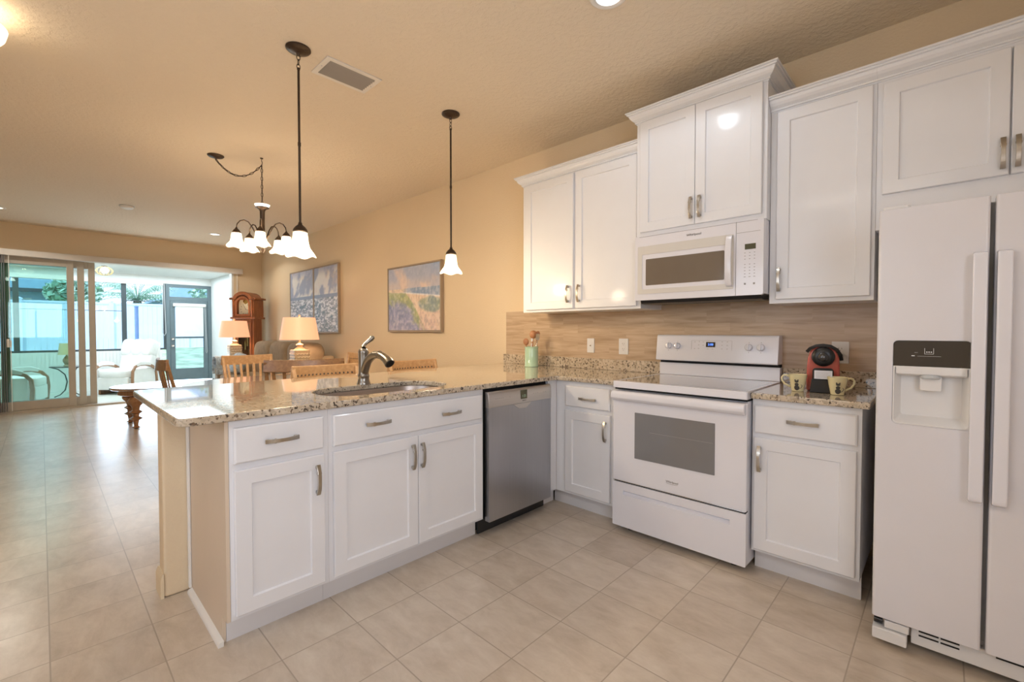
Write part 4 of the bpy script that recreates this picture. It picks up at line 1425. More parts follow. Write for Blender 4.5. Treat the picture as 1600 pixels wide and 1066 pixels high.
obj('column', MB().lathe([(0, -.425), (.010, -.432), (.012, -.445), (.055, -.452), (.058, -.458), (.03, -.472), (.021, -.49), (.019, -.60), (.021, -.70), (.030, -.715), (.034, -.735), (.022, -.76), (.012, -.79), (.010, -.83), (.016, -.845), (.008, -.865), (0, -.875)], seg=28), M['bronze'], t, smooth='auto')
obj('glass_dish', MB().lathe([(0, -.438), (.05, -.435), (.064, -.428), (.062, -.436), (.05, -.447), (0, -.449)], seg=28), M['dish'], t, smooth=True)
rt = Vector((.722, .692, 0))
tc = Vector((.692, -.722, 0))
for k, ph in enumerate((24, 96, 168, 240, 312)):
    a = R(ph)
    d = rt * math.sin(a) + tc * math.cos(a)
    ap = []
    for (q, z) in ((.015, -.750), (.035, -.740), (.060, -.700), (.085, -.645), (.115, -.605), (.150, -.592), (.182, -.605), (.203, -.635), (.210, -.675)):
        ap.append(tuple(d * q + Vector((0, 0, z))))
    arm = obj('arm', MB().tube(ap, .0055, seg=10), M['bronze'], t, smooth=True)
    e = d * .210
    obj('socket_cap', MB().lathe([(.007, -.668), (.011, -.677), (.024, -.690), (.035, -.708), (.038, -.716), (0, -.718)], (e.x, e.y, 0), 24), M['bronze'], arm, smooth='auto')
    s = obj('glass_shade', shade_mesh(.038, .084, .120), M['shade'], arm, smooth=True, loc=(e.x, e.y, -.717))
    lamp('chandelier_lamp', 'POINT', (hx + e.x, hy + e.y, CH - .84), 9, WARM, .04)

# ================================================================== PAINTINGS
def hashn(i, j, s=0):
    v = math.sin(i * 127.1 + j * 311.7 + s * 74.7) * 43758.5453
    return v - math.floor(v)


def vnoise(x, y, s=0):
    i, j = math.floor(x), math.floor(y)
    u, v = x - i, y - j
    u, v = u * u * (3 - 2 * u), v * v * (3 - 2 * v)
    return (hashn(i, j, s) * (1 - u) + hashn(i + 1, j, s) * u) * (1 - v) + (hashn(i, j + 1, s) * (1 - u) + hashn(i + 1, j + 1, s) * u) * v


def fbm(x, y, s=0, o=4):
    t_, a, w = 0, .5, 0
    for k in range(o):
        t_ += a * vnoise(x * 2 ** k, y * 2 ** k, s + k)
        w += a
        a *= .5
    return t_ / w


def lerp(a, b, t_):
    t_ = max(0, min(1, t_))
    return tuple(p + (q - p) * t_ for p, q in zip(a, b))


def sstep(a, b, x):
    t_ = max(0, min(1, (x - a) / (b - a)))
    return t_ * t_ * (3 - 2 * t_)


def dunes(u, v):
    """u 0..1 left-right, v 0..1 bottom-top; soft seaside dune path"""
    n = fbm(u * 8, v * 8, 3)
    m_ = fbm(u * 40, v * 22, 9)
    k_ = fbm(u * 14 + v * 10, v * 9 - u * 4, 31)
    # sky: grey blue with peach cloud streaks
    c = lerp((.42, .46, .60), (.74, .60, .54), sstep(.42, .68, fbm(u * 5 + v * 2, v * 3.2, 5)) * .9)
    c = lerp(c, (.34, .44, .66), sstep(.6, 1.0, u) * sstep(.72, 1, v) * .8)
    c = lerp(c, (.78, .62, .52), (1 - sstep(.0, .16, abs(v - .70))) * .55 * (1 - u * .5))
    # sea and surf on the right
    hz = .665 - .01 * u
    if v < hz:
        sea = lerp((.24, .34, .52), (.42, .48, .62), n)
        sand = lerp((.70, .54, .42), (.82, .68, .54), n)
        shore = .60 - .14 * (u - .30)
        c = lerp(sand, sea, sstep(shore - .012, shore + .012, v) * sstep(.28, .42, u))
        c = lerp(c, (.85, .84, .86), (1 - sstep(.0, .02, abs(v - shore))) * sstep(.2, .4, u) * .8)
    # left dune
    ld = .64 - .10 * u - 1.15 * max(0, u - .36) ** 1.25 * 1.6 + .03 * (k_ - .5)
    if v < ld:
        d = (ld - v)
        g = lerp((.50, .50, .20), (.34, .40, .24), n * 1.4 - .2)
        b_ = lerp((.22, .26, .44), (.40, .40, .60), n * 1.5 - .3)
        cc = lerp(g, b_, sstep(.10, .30, d + (k_ - .5) * .25))
        cc = lerp(cc, (.58, .52, .66), sstep(.38, .62, d) * .6 * (k_ + .3))
        c = lerp(c, cc, sstep(0, .03, d))
    # right tufts
    d2 = ((u - .84) / .24) ** 2 + ((v - .40) / .13) ** 2 + (k_ - .5) * .9
    c = lerp(c, lerp((.44, .46, .24), (.28, .36, .40), n * 1.5 - .25), 1 - sstep(.5, 1.1, d2))
    if v < .28 and u > .62:
        c = lerp(c, (.66, .46, .48), .45 * k_ * 1.6)
    c = lerp(c, (.10, .16, .26) if m_ < .5 else (.90, .84, .76), min(.45, abs(m_ - .5) * 1.5) * (.25 if v > .66 else .8))
    return c


def harbour(shift):
    def f(u, v):
        n = fbm(u * 5 + shift, v * 6 - u * 3, 11)
        m_ = fbm(u * 16 + shift * 3, v * 46, 17)
        k_ = fbm((u - v) * 13 + shift, v * 11, 23)
        if v > .58:
            c = lerp((.34, .38, .52), (.80, .78, .76), sstep(.42, .62, n))
            c = lerp(c, (.30, .36, .56), sstep(.86, 1.0, v) * .7)
            c = lerp(c, (.74, .64, .56), sstep(.6, .75, fbm(u * 9, v * 9 + shift, 41)) * .5)
        elif v > .53:
            c = lerp((.20, .26, .42), (.30, .36, .50), n)
        else:
            c = lerp((.26, .32, .46), (.50, .52, .56), n)
            c = lerp(c, (.92, .94, 1.0), sstep(.54, .62, m_) * .9)
            c = lerp(c, (.88, .90, .95), sstep(.62, .70, k_) * .8)
            c = lerp(c, (.10, .20, .26), sstep(.40, .32, m_) if False else (1 - sstep(.30, .40, m_)) * .8)
        return c
    return f


def canvas(name, label, x0, x1, z0, z1, fn, nx=110, nz=120, depth=.042):
    t = thing(name, label, 'painting', ((x0 + x1) / 2, 0, (z0 + z1) / 2), group='framed seaside paintings on the long wall')
    w, h = (x1 - x0) / 2, (z1 - z0) / 2
    e = .018
    fr = cut(MB().box(-w, w, -depth, -.001, -h, h), [MB().box(-w + e, w - e, -depth - .02, -.008, -h + e, h - e)])
    obj('frame', fr, M['frame'], t, bevel=.001)
    obj('canvas', MB().box(-w + e + .003, w - e - .003, -depth + .006, -.0085, -h + e + .003, h - e - .003), M['paper'], t)
    mb = MB()
    bm = mb.bm
    W, H = w - e - .004, h - e - .004
    cl = bm.loops.layers.color.new('paint')
    g = [[bm.verts.new((-W + 2 * W * i / nx, -depth + .0052, -H + 2 * H * j / nz)) for i in range(nx + 1)] for j in range(nz + 1)]
    cols = {}
    for j in range(nz + 1):
        for i in range(nx + 1):
            c = fn(i / nx, j / nz)
            cols[g[j][i]] = (c[0] ** .4545, c[1] ** .4545, c[2] ** .4545, 1)
    for j in range(nz):
        for i in range(nx):
            f = bm.faces.new((g[j][i], g[j][i + 1], g[j + 1][i + 1], g[j + 1][i]))
            for l in f.loops:
                l[cl] = cols[l.vert]
    obj('painted_surface', mb, M['paint'], t)
    return t


pm, pnt, pb, po = mat_base('oil paint')
va = N(pnt, 'ShaderNodeVertexColor', layer_name='paint')
pnt.links.new(va.outputs[0], pb.inputs['Base Color'])
pb.inputs['Roughness'].default_value = .42
nn = N(pnt, 'ShaderNodeTexNoise', Scale=90.0, Detail=4.0)
pnt.links.new(coords(pnt, (1, 1, 2.5)), nn.inputs[0])
add_bump(pnt, pb, nn.outputs[0], .3, .004)
M['paint'] = pm
canvas('painting', 'framed painting of a sandy beach path through grassy dunes, nearest the kitchen', -3.166, -2.060, 1.208, 2.010, dunes)
canvas('painting', 'left one of two adjoining blue and white harbour water paintings', -6.41, -5.425, 1.185, 2.235, harbour(0))
canvas('painting', 'right one of two adjoining blue and white harbour water paintings, partly behind a lampshade', -5.415, -4.545, 1.185, 2.235, harbour(7.3))

# ================================================================== DINING SET
def chair(name, label, loc, rz, seat=.46, back=.955, m=None, w=.46, slots=False, group=None, cat='chair', curve=.035):
    """faces local +x; the back is at local x = -.21"""
    m = m or M['oak']
    t = thing(name, label, cat, loc, rz, group)
    h = w / 2
    obj('seat', MB().prism(rpoly(-.20, .22, -h + .01, h - .01, (.03, .06, .06, .03)), seat - .03, seat), m, t, bevel=.008)
    lean = .07
    for s in (-1, 1):
        obj('leg', MB().tube([(.19, s * (h - .04), 0), (.18, s * (h - .05), seat - .03)], [.015, .020], seg=10), M['oakv'] if m == M['oak'] else m, t, smooth=True)
        obj('leg', MB().tube([(-.22, s * (h - .03), 0), (-.185, s * (h - .035), seat * .6), (-.185, s * (h - .035), seat)], [.016, .019, .019], seg=10), M['oakv'] if m == M['oak'] else m, t, smooth=True)
        obj('back_post', MB().tube([(-.185, s * (h - .03), seat - .02), (-.20, s * (h - .022), (seat + back) / 2), (-.185 - lean, s * (h - .012), back - .012)], 1.0, flat=(.030, .026), up=(1, 0, 0)), m, t, bevel=.006)
    for s in (-1, 1):
        obj('stretcher', MB().tube([(.185, s * (h - .045), seat * .38), (-.20, s * (h - .035), seat * .38)], .010, seg=8), m, t, smooth=True)
    ch = .15 if slots else .10
    n = 12
    pts = []
    cr = MB()
    P = []
    for k in range(n + 1):
        u = -1 + 2 * k / n
        x = -.185 - lean + curve * (u * u - 1) + .004
        P.append((x, u * (h + .004), back - ch / 2 + .006 * u * u))
    cr.tube(P, 1.0, flat=(.022, ch), up=(.13, 0, 1))
    c = obj('crest_rail', cr, m, t, bevel=.006)
    if slots:
        sl = MB()
        for k in range(15):
            u = -.82 + 1.64 * k / 14
            x = -.185 - lean + curve * (u * u - 1) + .004
            zc = back - .066
            for q in (-.0118, .0118):
                sl.box(x + q - .0012, x + q + .0012, u * h - .0055, u * h + .0055, zc - .007, zc + .007)
        obj('slots', sl, M['darkink'], c)
    lr = MB().tube([(-.196 + curve * .5 * (u * u - 1), u * (h - .03), seat + .09) for u in (-1, -.5, 0, .5, 1)], 1.0, flat=(.018, .04), up=(0, 0, 1))
    obj('lower_rail', lr, m, t, bevel=.004)
    for k in range(7):
        u = -.78 + 1.56 * k / 6
        xt = -.185 - lean + curve * (u * u - 1) + .016
        obj('slat', MB().tube([(-.196 + curve * .5 * (u * u - 1), u * (h - .03), seat + .10), (xt, u * h, back - ch + .012)], 1.0, flat=(.026, .010), up=(1, 0, 0)), m, t, bevel=.003)
    return t


tx, ty = hx, hy
G = 'dining chairs round the grey table'
chair('dining_chair', 'honey oak slat-back dining chair facing the camera on the far side of the table', (-3.27, -1.53, 0), R(3), w=.50, group=G)
chair('dining_chair', 'brown slat-back dining chair with its back to the camera, front of the table', (-2.08, -1.50, 0), R(180 - 22), m=M['brownwood'], w=.60, back=.985, group=G)
chair('dining_chair', 'dark brown dining chair seen side-on at the left end of the grey table', (-3.15, -2.09, 0), R(90), m=M['brownwood'], w=.44, back=.965, group=G)
chair('dining_chair', 'honey oak dining chair at the wall side of the table, right of the tan sofa', (-2.74, -.92, 0), R(-90), w=.44, back=.975, slots=True, group=G)
G = 'counter stools behind the peninsula'
chair('counter_stool', 'honey oak counter stool with a slotted crest rail, left of the faucet', (-1.22, -1.625, 0), 0, seat=.62, back=.966, w=.50, slots=True, group=G, cat='stool', curve=.05)
chair('counter_stool', 'honey oak counter stool with a slotted crest rail, right of the faucet', (-1.22, -.862, 0), 0, seat=.62, back=.966, w=.49, slots=True, group=G, cat='stool', curve=.05)
for o in list(bpy.data.objects):
    if o.name.startswith('counter_stool'):
        o.location.x = -1.13

t = thing('dining_table', 'round dining table under the chandelier, its top coloured grey for reflection', 'table', (tx, ty, 0))
obj('tabletop', MB().lathe([(0, .712), (.60, .712), (.625, .722), (.63, .738), (.622, .75), (0, .75)], seg=72), M['tabletop'], t, smooth='auto')
obj('pedestal', MB().lathe([(.16, .0), (.17, .03), (.10, .07), (.06, .12), (.09, .20), (.10, .28), (.06, .36), (.05, .44), (.08, .52), (.09, .60), (.18, .68), (.20, .712)], seg=32), M['tablewood'], t, smooth='auto')

# turned-leg coffee table
t = thing('coffee_table', 'low oval coffee table with chunky turned legs and a glossy top', 'table', (-5.60, -1.80, 0))
def oval(mb, a, b, prof, seg=64):
    rings = []
    for r, z in prof:
        rings.append([mb.bm.verts.new(((a + r) * math.cos(2 * PI * k / seg), (b + r) * math.sin(2 * PI * k / seg), z)) for k in range(seg)])
    for A, B in zip(rings, rings[1:]):
        for k in range(seg):
            j = (k + 1) % seg
            mb.bm.faces.new((A[k], A[j], B[j], B[k]))
    mb.bm.faces.new(rings[0][::-1])
    mb.bm.faces.new(rings[-1])
    return mb


obj('tabletop', oval(MB(), .52, .72, [(-.02, .470), (.0, .480), (0, .495), (-.008, .505)]), M['bluetop'], t, smooth='auto')
obj('apron', oval(MB(), .44, .64, [(-.03, .395), (0, .407), (0, .4695)]), M['tablewood'], t, smooth='auto')
for sx in (-1, 1):
    for sy in (-1, 1):
        obj('leg', MB().lathe([(.020, 0), (.045, .012), (.022, .03), (.024, .06), (.030, .10), (.070, .125), (.030, .150), (.034, .18), (.068, .205), (.034, .232), (.045, .28), (.078, .32), (.085, .345), (.065, .375), (.05, .395)], (sx * .26, sy * .49, 0), 24), M['tablewood'], t, smooth='auto')

# ================================================================== SOFA AND LAMPS
t = thing('sofa', 'tan three-seat sofa against the long wall between the two lit lamps', 'sofa', (-5.66, -.55, 0))
sl_, sr_ = -1.15, 1.15
obj('base', MB().box(sl_, sr_, -.45, .43, .08, .30), M['sofa'], t, bevel=.03, seg=3)
obj('backrest', MB().box(sl_, sr_, .22, .46, .30, .86), M['sofa'], t, bevel=.06, seg=4)
for k in range(3):
    c = -.76 + .76 * k
    obj('seat_cushion', MB().blob((c, -.12, .40), .385, .40, .115, .35, 28, 14), M['sofa'], t, smooth=True)
    obj('back_cushion', MB().blob((c, .17, .74), .385, .17, .31, .45, 28, 16), M['sofa'], t, smooth=True)
for s in (-1, 1):
    obj('armrest', MB().box(s * 1.15, s * 1.28, -.52, .44, .08, .52).blob((s * 1.21, -.05, .53), .10, .49, .12, .55, 24, 14), M['sofa'], t, smooth='auto')
    for y in (-.40, .38):
        obj('foot', MB().cyl((s * 1.20, y, 0), .025, 0, .081, 12), M['brownwood'], t)
p = thing('throw_pillow', 'blue and white throw pillow on the far end of the tan sofa', 'pillow', (-6.42, -.86, .69))
obj('cushion', MB().blob((0, 0, 0), .20, .09, .17, .6, 24, 12).xf(Matrix.Rotation(-.35, 4, 'X')), M['bluepillow'], p, smooth=True)
p = thing('throw_blanket', 'white and blue fringed throw over the far arm of the sofa', 'blanket', (-6.87, -.88, .66))
sh = []
for k in range(11):
    a = PI * k / 10
    sh.append((-.135 * math.cos(a), .005 + .13 * math.sin(a) ** .7))
out = [(sh[0][0], -.16)] + sh + [(sh[-1][0], -.16)]
inn = [(x * .93, z - .008) for x, z in out]
obj('cloth', MB().prism(out + inn[::-1], -.22, .14, 'y'), M['bluepillow'], p, smooth='auto')


def end_table(label, x, y):
    t = thing('end_table', label, 'side table', (x, y, 0), group='end tables beside the sofa')
    obj('tabletop', MB().lathe([(0, .595), (.175, .595), (.185, .605), (.185, .615), (.175, .62), (0, .62)], seg=40), M['tablewood'], t, smooth='auto')
    obj('pedestal', MB().lathe([(.15, 0), (.15, .02), (.04, .05), (.03, .2), (.045, .35), (.03, .5), (.06, .595)], seg=24), M['tablewood'], t, smooth='auto')


def table_lamp(label, x, y, z=.62):
    t = thing('table_lamp', label, 'lamp', (x, y, z), group='cream ceramic table lamps')
    obj('foot', MB().prism(rpoly(-.075, .075, -.075, .075, .012), 0, .018), M['lampbase'], t, bevel=.003)
    b = obj('base', MB().prism(rpoly(-.095, .095, -.095, .095, .02), .018, .35), M['lampbase'], t, bevel=.012, seg=3)
    wv = MB()
    for r in range(7):
        for k in range(4):
            for f in range(4):
                u = -.06 + .04 * k + (.01 if r % 2 else -.006)
                z0 = .045 + r * .042
                q = [(u - .017, z0), (u, z0 - .010), (u + .017, z0), (u + .017, z0 + .012), (u, z0 + .004), (u - .017, z0 + .012)]
                tmp = MB().prism(q, -.1025, -.094, 'y').xf(Matrix.Rotation(f * PI / 2, 4, 'Z'))
                wv.bm.from_mesh(tmp.mesh('q'))
    obj('woven_relief', wv, M['mugrelief'], b)
    obj('neck', MB().lathe([(.075, .350), (.06, .365), (.035, .385), (.035, .40), (.050, .415), (.035, .43), (.012, .44), (.010, .50), (0, .50)], seg=28), M['lampbase'], t, smooth='auto')
    sh = MB().lathe([(.240, .485), (.195, .775), (.192, .775), (.237, .485)], seg=48)
    bm = sh.bm
    for f in [f for f in bm.faces if len(f.verts) > 8]:
        bm.faces.remove(f)
    # close the thickness at both rims
    bmesh.ops.holes_fill(bm, edges=[], sides=0)
    obj('shade', sh, M['lampshade'], t, smooth='auto')
    obj('finial', MB().lathe([(.006, .770), (.006, .785), (.014, .79), (.016, .80), (.008, .815), (0, .818)], seg=16).cyl((0, 0, 0), .003, .49, .772, 8).tube([(-.193, 0, .77), (.193, 0, .77)], .002, seg=6), M['lampbase'], t, smooth='auto')
    lamp('table_lamp_bulb', 'POINT', (x, y, z + .62), 10, WARM, .04)
    return t


M['mugrelief'] = plain('cream relief glaze', (0.82, 0.74, 0.58), .35, var=.03)
end_table('small round wooden end table at the far end of the tan sofa', -7.15, -.72)
end_table('small round wooden end table at the near end of the tan sofa', -4.17, -.74)
table_lamp('lit cream lamp farther away, left, in front of the grandfather clock', -7.15, -.72)
table_lamp('lit cream lamp nearer the kitchen, in front of the sofa and the harbour paintings', -4.22, -.725)

# grandfather clock across the corner
t = thing('grandfather_clock', 'tall cherry wood grandfather clock in the far corner', 'clock', (-7.58, -.375, 0), rz=R(38))
# local: front faces -y
obj('plinth', MB().box(-.24, .24, -.14, .14, 0, .38), M['clockwood'], t, bevel=.006)
obj('plinth_moulding', MB().box(-.255, .255, -.155, .15, .38, .41), M['clockwood'], t, bevel=.01)
obj('trunk', MB().box(-.19, -.15, -.11, .12, .41, 1.44).box(.15, .19, -.11, .12, .41, 1.44).box(-.15, .15, .09, .12, .41, 1.44).box(-.15, .15, -.11, .09, .41, .45).box(-.15, .15, -.11, .09, 1.38, 1.44), M['clockwood'], t, bevel=.004)
fr = cut(MB().box(-.15, .15, -.125, -.111, .45, 1.38), [MB().box(-.11, .11, -.2, 0, .50, 1.33)])
d = obj('trunk_door', fr, M['clockwood'], t, bevel=.003)
obj('pane', MB().box(-.11, .11, -.119, -.116, .50, 1.33), M['clockglass'], d)
for x, z in ((-.05, .86), (0, .93), (.05, .82)):
    w = obj('weight', MB().cyl((x, -.02, 0), .018, z, z + .16, 16), M['brass'], t, smooth='auto')
    obj('weight_cord', MB().cyl((x, -.02, 0), .0015, z + .16, 1.38, 6), M['brass'], w)
obj('pendulum', MB().cyl((0, .02, 0), .004, .66, 1.38, 8).lathe([(.055, .012), (.055, .022)], (0, 0, .62), 28, 'y'), M['brass'], t, smooth='auto')
obj('hood_base', MB().box(-.245, .245, -.165, .15, 1.44, 1.475), M['clockwood'], t, bevel=.01)
fr = cut(MB().box(-.215, .215, -.14, .14, 1.475, 1.80), [MB().box(-.15, .15, -.2, -.05, 1.50, 1.90)])
obj('hood', fr, M['clockwood'], t, bevel=.003)
ar = []
for k in range(17):
    a = PI * k / 16
    ar.append((-.20 * math.cos(a), 1.775 + .175 * math.sin(a)))
ar2 = [(x * .72, 1.775 + (z - 1.775) * .66) for x, z in ar]
obj('arched_pediment', MB().prism([(-.255, 1.80), (-.255, 1.83), (-.215, 1.84)] + ar[1:-1] + [(.215, 1.84), (.255, 1.83), (.255, 1.80), (.15, 1.80)] + ar2[::-1][1:-1] + [(-.15, 1.80)], -.165, -.12, 'y'), M['clockwood'], t, bevel=.004)
obj('hood_top', MB().prism([(-.20, 1.80), (-.20, 1.82)] + [(x * .98, z - .006) for x, z in ar[1:-1]] + [(.20, 1.82), (.20, 1.80)], -.121, .14, 'y'), M['clockwood'], t)
obj('side_cornice', MB().box(.2, .26, -.165, .155, 1.80, 1.835).box(-.26, -.2, -.165, .155, 1.80, 1.835), M['clockwood'], t, bevel=.008)
for s in (-1, 1):
    obj('column', MB().lathe([(.018, 1.475), (.018, 1.50), (.011, 1.51), (.013, 1.60), (.011, 1.76), (.018, 1.77), (.018, 1.80)], (s * .185, -.150, 0), 16), M['clockwood'], t, smooth='auto')
dp = [(-.14, 1.505), (.14, 1.505), (.14, 1.72)] + [(.14 * math.cos(a), 1.72 + .12 * math.sin(a)) for a in [PI * k / 12 for k in range(1, 12)]] + [(-.14, 1.72)]
f = obj('dial', MB().prism(dp, -.062, -.052, 'y'), M['clockface'], t)
rg = MB()
for k in range(12):
    a = 2 * PI * k / 12
    rg.box(-.004, .004, -.0635, -.0622, .085, .105).bm
    for v in rg.bm.verts[:] if False else []:
        pass
mk = MB()
for k in range(12):
    q = MB().box(-.004, .004, -.0638, -.0622, .088, .108).xf(Matrix.Translation((0, 0, 1.625)) @ Matrix.Rotation(2 * PI * k / 12, 4, 'Y'))
    mk.bm.from_mesh(q.mesh('q'))
rg.bm.free()
obj('hour_marks', mk, M['darkink'], f)
for L_, a in ((.06, 1.9), (.085, -.5)):
    obj('hand', MB().box(-.003, .003, -.067, -.065, -.01, L_).xf(Matrix.Translation((0, 0, 1.625)) @ Matrix.Rotation(a, 4, 'Y')), M['darkink'], f)
obj('moon_disc', MB().lathe([(.05, -.0635), (.05, -.0622)], (0, 0, 1.775), 24, 'y'), M['brass'], f)
dd = cut(MB().prism([(-.15, 1.50), (.15, 1.50), (.15, 1.72)] + [(.15 * math.cos(a), 1.72 + .14 * math.sin(a)) for a in [PI * k / 12 for k in range(1, 12)]] + [(-.15, 1.72)], -.155, -.142, 'y'),
         [MB().prism([(-.115, 1.53), (.115, 1.53), (.115, 1.72)] + [(.115 * math.cos(a), 1.72 + .105 * math.sin(a)) for a in [PI * k / 12 for k in range(1, 12)]] + [(-.115, 1.72)], -.2, -.1, 'y')])
obj('hood_door', dd, M['clockwood'], t, bevel=.003)

# ================================================================== SLIDING DOOR AND BLINDS
def slider(n, x, y0, y1):
    z0, z1 = .03, 2.33
    r = MB()
    r.box(x - .018, x + .018, y0, y0 + .082, z0, z1).box(x - .018, x + .018, y1 - .082, y1, z0, z1)
    r.box(x - .018, x + .018, y0 + .082, y1 - .082, z0, z0 + .13).box(x - .018, x + .018, y0 + .082, y1 - .082, z1 - .11, z1)
    d = struct('door_%d' % n, r, M['vinyl'], bevel=.003)
    obj('glass_pane', MB().box(x - .003, x + .003, y0 + .083, y1 - .083, z0 + .131, z1 - .111), M['greenglass'] if n == 1 else M['clearglass'], d)
    return d


d = slider(1, XF - .030, -3.74, -2.722)
obj('handle', MB().box(XF - .011, XF + .012, -3.69, -3.665, .95, 1.15), M['trim'], d, bevel=.005)
slider(2, XF - .075, -3.62, -2.600)
slider(3, XF - .120, -3.50, -2.470)
struct('trim_1', MB().box(XF - .15, XF + .004, OY0, OY1, .0, .028), M['vinyl'])
struct('trim_2', MB().box(XF - .15, XF - .002, OY1 - .03, OY1 - .0005, .028, OZ - .001).box(XF - .15, XF - .002, OY0 + .0005, OY0 + .01, .028, OZ - .001), M['trim'])
t = thing('vertical_blind', 'grey vertical blind stacked at the left edge with a long white headrail', 'blind', (XF + .06, -2.2, 2.31))
obj('headrail', MB().box(XF + .001, XF + .115, -4.1, -.366, 2.322, 2.412), M['headrail'], t, bevel=.004, world=True)
for k in range(9):
    y = -3.455 - k * .022
    s = MB().box(-.045, .045, -.0008, .0008, .03, 2.322).xf(Matrix.Translation((XF + .06, y, 0)) @ Matrix.Rotation(R(8), 4, 'Z'))
    obj('vane', s, M['blind'], t, world=True)
obj('cord', MB().tube([(XF + .105, -3.405, 2.322), (XF + .105, -3.402, 1.2), (XF + .105, -3.405, .04)], .004, seg=8), M['trim'], t, world=True)
obj('cord', MB().tube([(XF + .08, -.46, 2.322), (XF + .08, -.46, 1.0)], .004, seg=8), M['trim'], t, world=True)
obj('cord_weight', MB().cyl((XF + .105, -3.43, 0), .014, .98, 1.10, 12).cyl((XF + .105, -3.404, 0), .010, .98, 1.08, 12), M['trim'], t, world=True)

# ================================================================== LANAI
XL = -11.3
ZF = -.06
struct('floor_lanai', MB().box(XL - .1, XF - .1505, YL, .0, -.2, ZF), M['lanaifloor'])
struct('ceiling_lanai', MB().box(XL - .5, XF - .1505, YL - .2, .6, 2.50, 2.72), M['lanaiwhite'])
struct('wall_lanai_right', MB().box(XL - .1, XF - .1505, -.135, .05, -.2, 2.4995), M['lanaiwhite'])
struct('wall_lanai_left', MB().box(XL - .1, XF - .1505, YL - .1, YL, -.2, 2.4995), M['lanaiwhite'])
# beadboard knee wall
kw = MB()
kw.box(XL - .08, XL, YL, -1.145, -.2, .775)
struct('wall_lanai_far', kw, M['lanaiwhite'])
bdm = MB()
y = YL + .02
while y < -1.16:
    bdm.box(XL + .0005, XL + .008, y, y + .052, ZF + .001, .772)
    y += .058
struct('trim_3', bdm, M['lanaiwhite'])
struct('trim_4', MB().box(XL - .08, XL + .02, YL, -.1355, 2.325, 2.4995), M['lanaiwhite'], bevel=.004)


def frame_x(name, y0, y1, z0, z1, w, m, bars=(), extra=None):
    mb = MB()
    mb.box(XL - .06, XL, y0, y0 + w, z0, z1).box(XL - .06, XL, y1 - w, y1, z0, z1)
    mb.box(XL - .06, XL, y0 + w, y1 - w, z0, z0 + w).box(XL - .06, XL, y0 + w, y1 - w, z1 - w, z1)
    for zb, hw in bars:
        mb.box(XL - .045, XL - .015, y0 + w, y1 - w, zb - hw, zb + hw)
    return struct(name, mb, m)


ys = [YL, -3.43, -1.80, -1.055]
for n, (a, b) in enumerate(zip(ys, ys[1:])):
    w = frame_x('window_%d' % (3 + n), a, b, .7755, 2.3245, .042, M['darkframe'], bars=((1.66, .006),) if n < 2 else ((1.90, .006),))
    obj('pane', MB().box(XL - .032, XL - .028, a + .043, b - .043, .819, 2.281), M['screen'], w)
# storm door with transom
d = frame_x('door_4', -1.050, -.1355, ZF, 2.3245, .075, M['doorgrey'], bars=((1.985, .045),))
obj('transom_pane', MB().box(XL - .032, XL - .028, -.974, -.212, 2.032, 2.248), M['screen'], d)
leaf = MB()
ly0, ly1 = -.970, -.215
leaf.box(XL - .05, XL - .01, ly0, ly0 + .095, ZF + .077, 1.938).box(XL - .05, XL - .01, ly1 - .095, ly1, ZF + .077, 1.938)
leaf.box(XL - .05, XL - .01, ly0 + .095, ly1 - .095, ZF + .077, .31).box(XL - .05, XL - .01, ly0 + .095, ly1 - .095, 1.80, 1.938)
leaf.box(XL - .05, XL - .01, ly0 + .095, ly1 - .095, 1.035, 1.075)
obj('door_leaf', leaf, M['doorgrey'], d, bevel=.003)
obj('pane', MB().box(XL - .032, XL - .028, ly0 + .096, ly1 - .096, .311, 1.034), M['screen'], d)
obj('pane', MB().box(XL - .032, XL - .028, ly0 + .096, ly1 - .096, 1.076, 1.799), M['screen'], d)
for z in (1.02, .86):
    obj('knob', MB().lathe([(0, .0), (.028, .002), (.030, .012), (.012, .016), (.012, .04), (.028, .046), (.030, .062), (.02, .075), (0, .078)], (XL - .01, ly0 + .045, z), 20, 'x'), M['chrome'], d, smooth='auto')
t = thing('roller_shade', 'white roller shade half lowered on the grey lanai door', 'shade', (XL + .03, -.59, 1.80))
obj('cassette', MB().box(-.035, .03, -.33, .33, .0, .075), M['trim'], t, bevel=.01)
obj('fabric', MB().box(.003, .006, -.275, .275, -.715, .0), M['whitefabric'], t)
obj('pull_chain', MB().tube([(.01, .30, .0), (.01, .31, -.6), (.01, .315, -1.10), (.01, .33, -1.14), (.01, .345, -1.10), (.01, .33, -.6), (.01, .32, 0)], .006, seg=6), M['greyplastic'], t)
t = thing('blind_cord', 'looped grey blind cord hanging beside the lanai door post', 'cord', (XL + .02, -1.09, 2.32))
obj('loop', MB().tube([(0, -.012, 0), (0, -.02, -.7), (0, -.03, -1.15), (0, 0, -1.22), (0, .03, -1.15), (0, .02, -.7), (0, .012, 0)], .009, seg=6), M['greyplastic'], t)
t = thing('roller_shade', 'rolled up white shade along the top of the lanai windows', 'shade', (XL + .04, -2.9, 2.30))
obj('cassette', MB().box(-.035, .03, -1.9, 1.80, -.03, .07), M['trim'], t, bevel=.01)

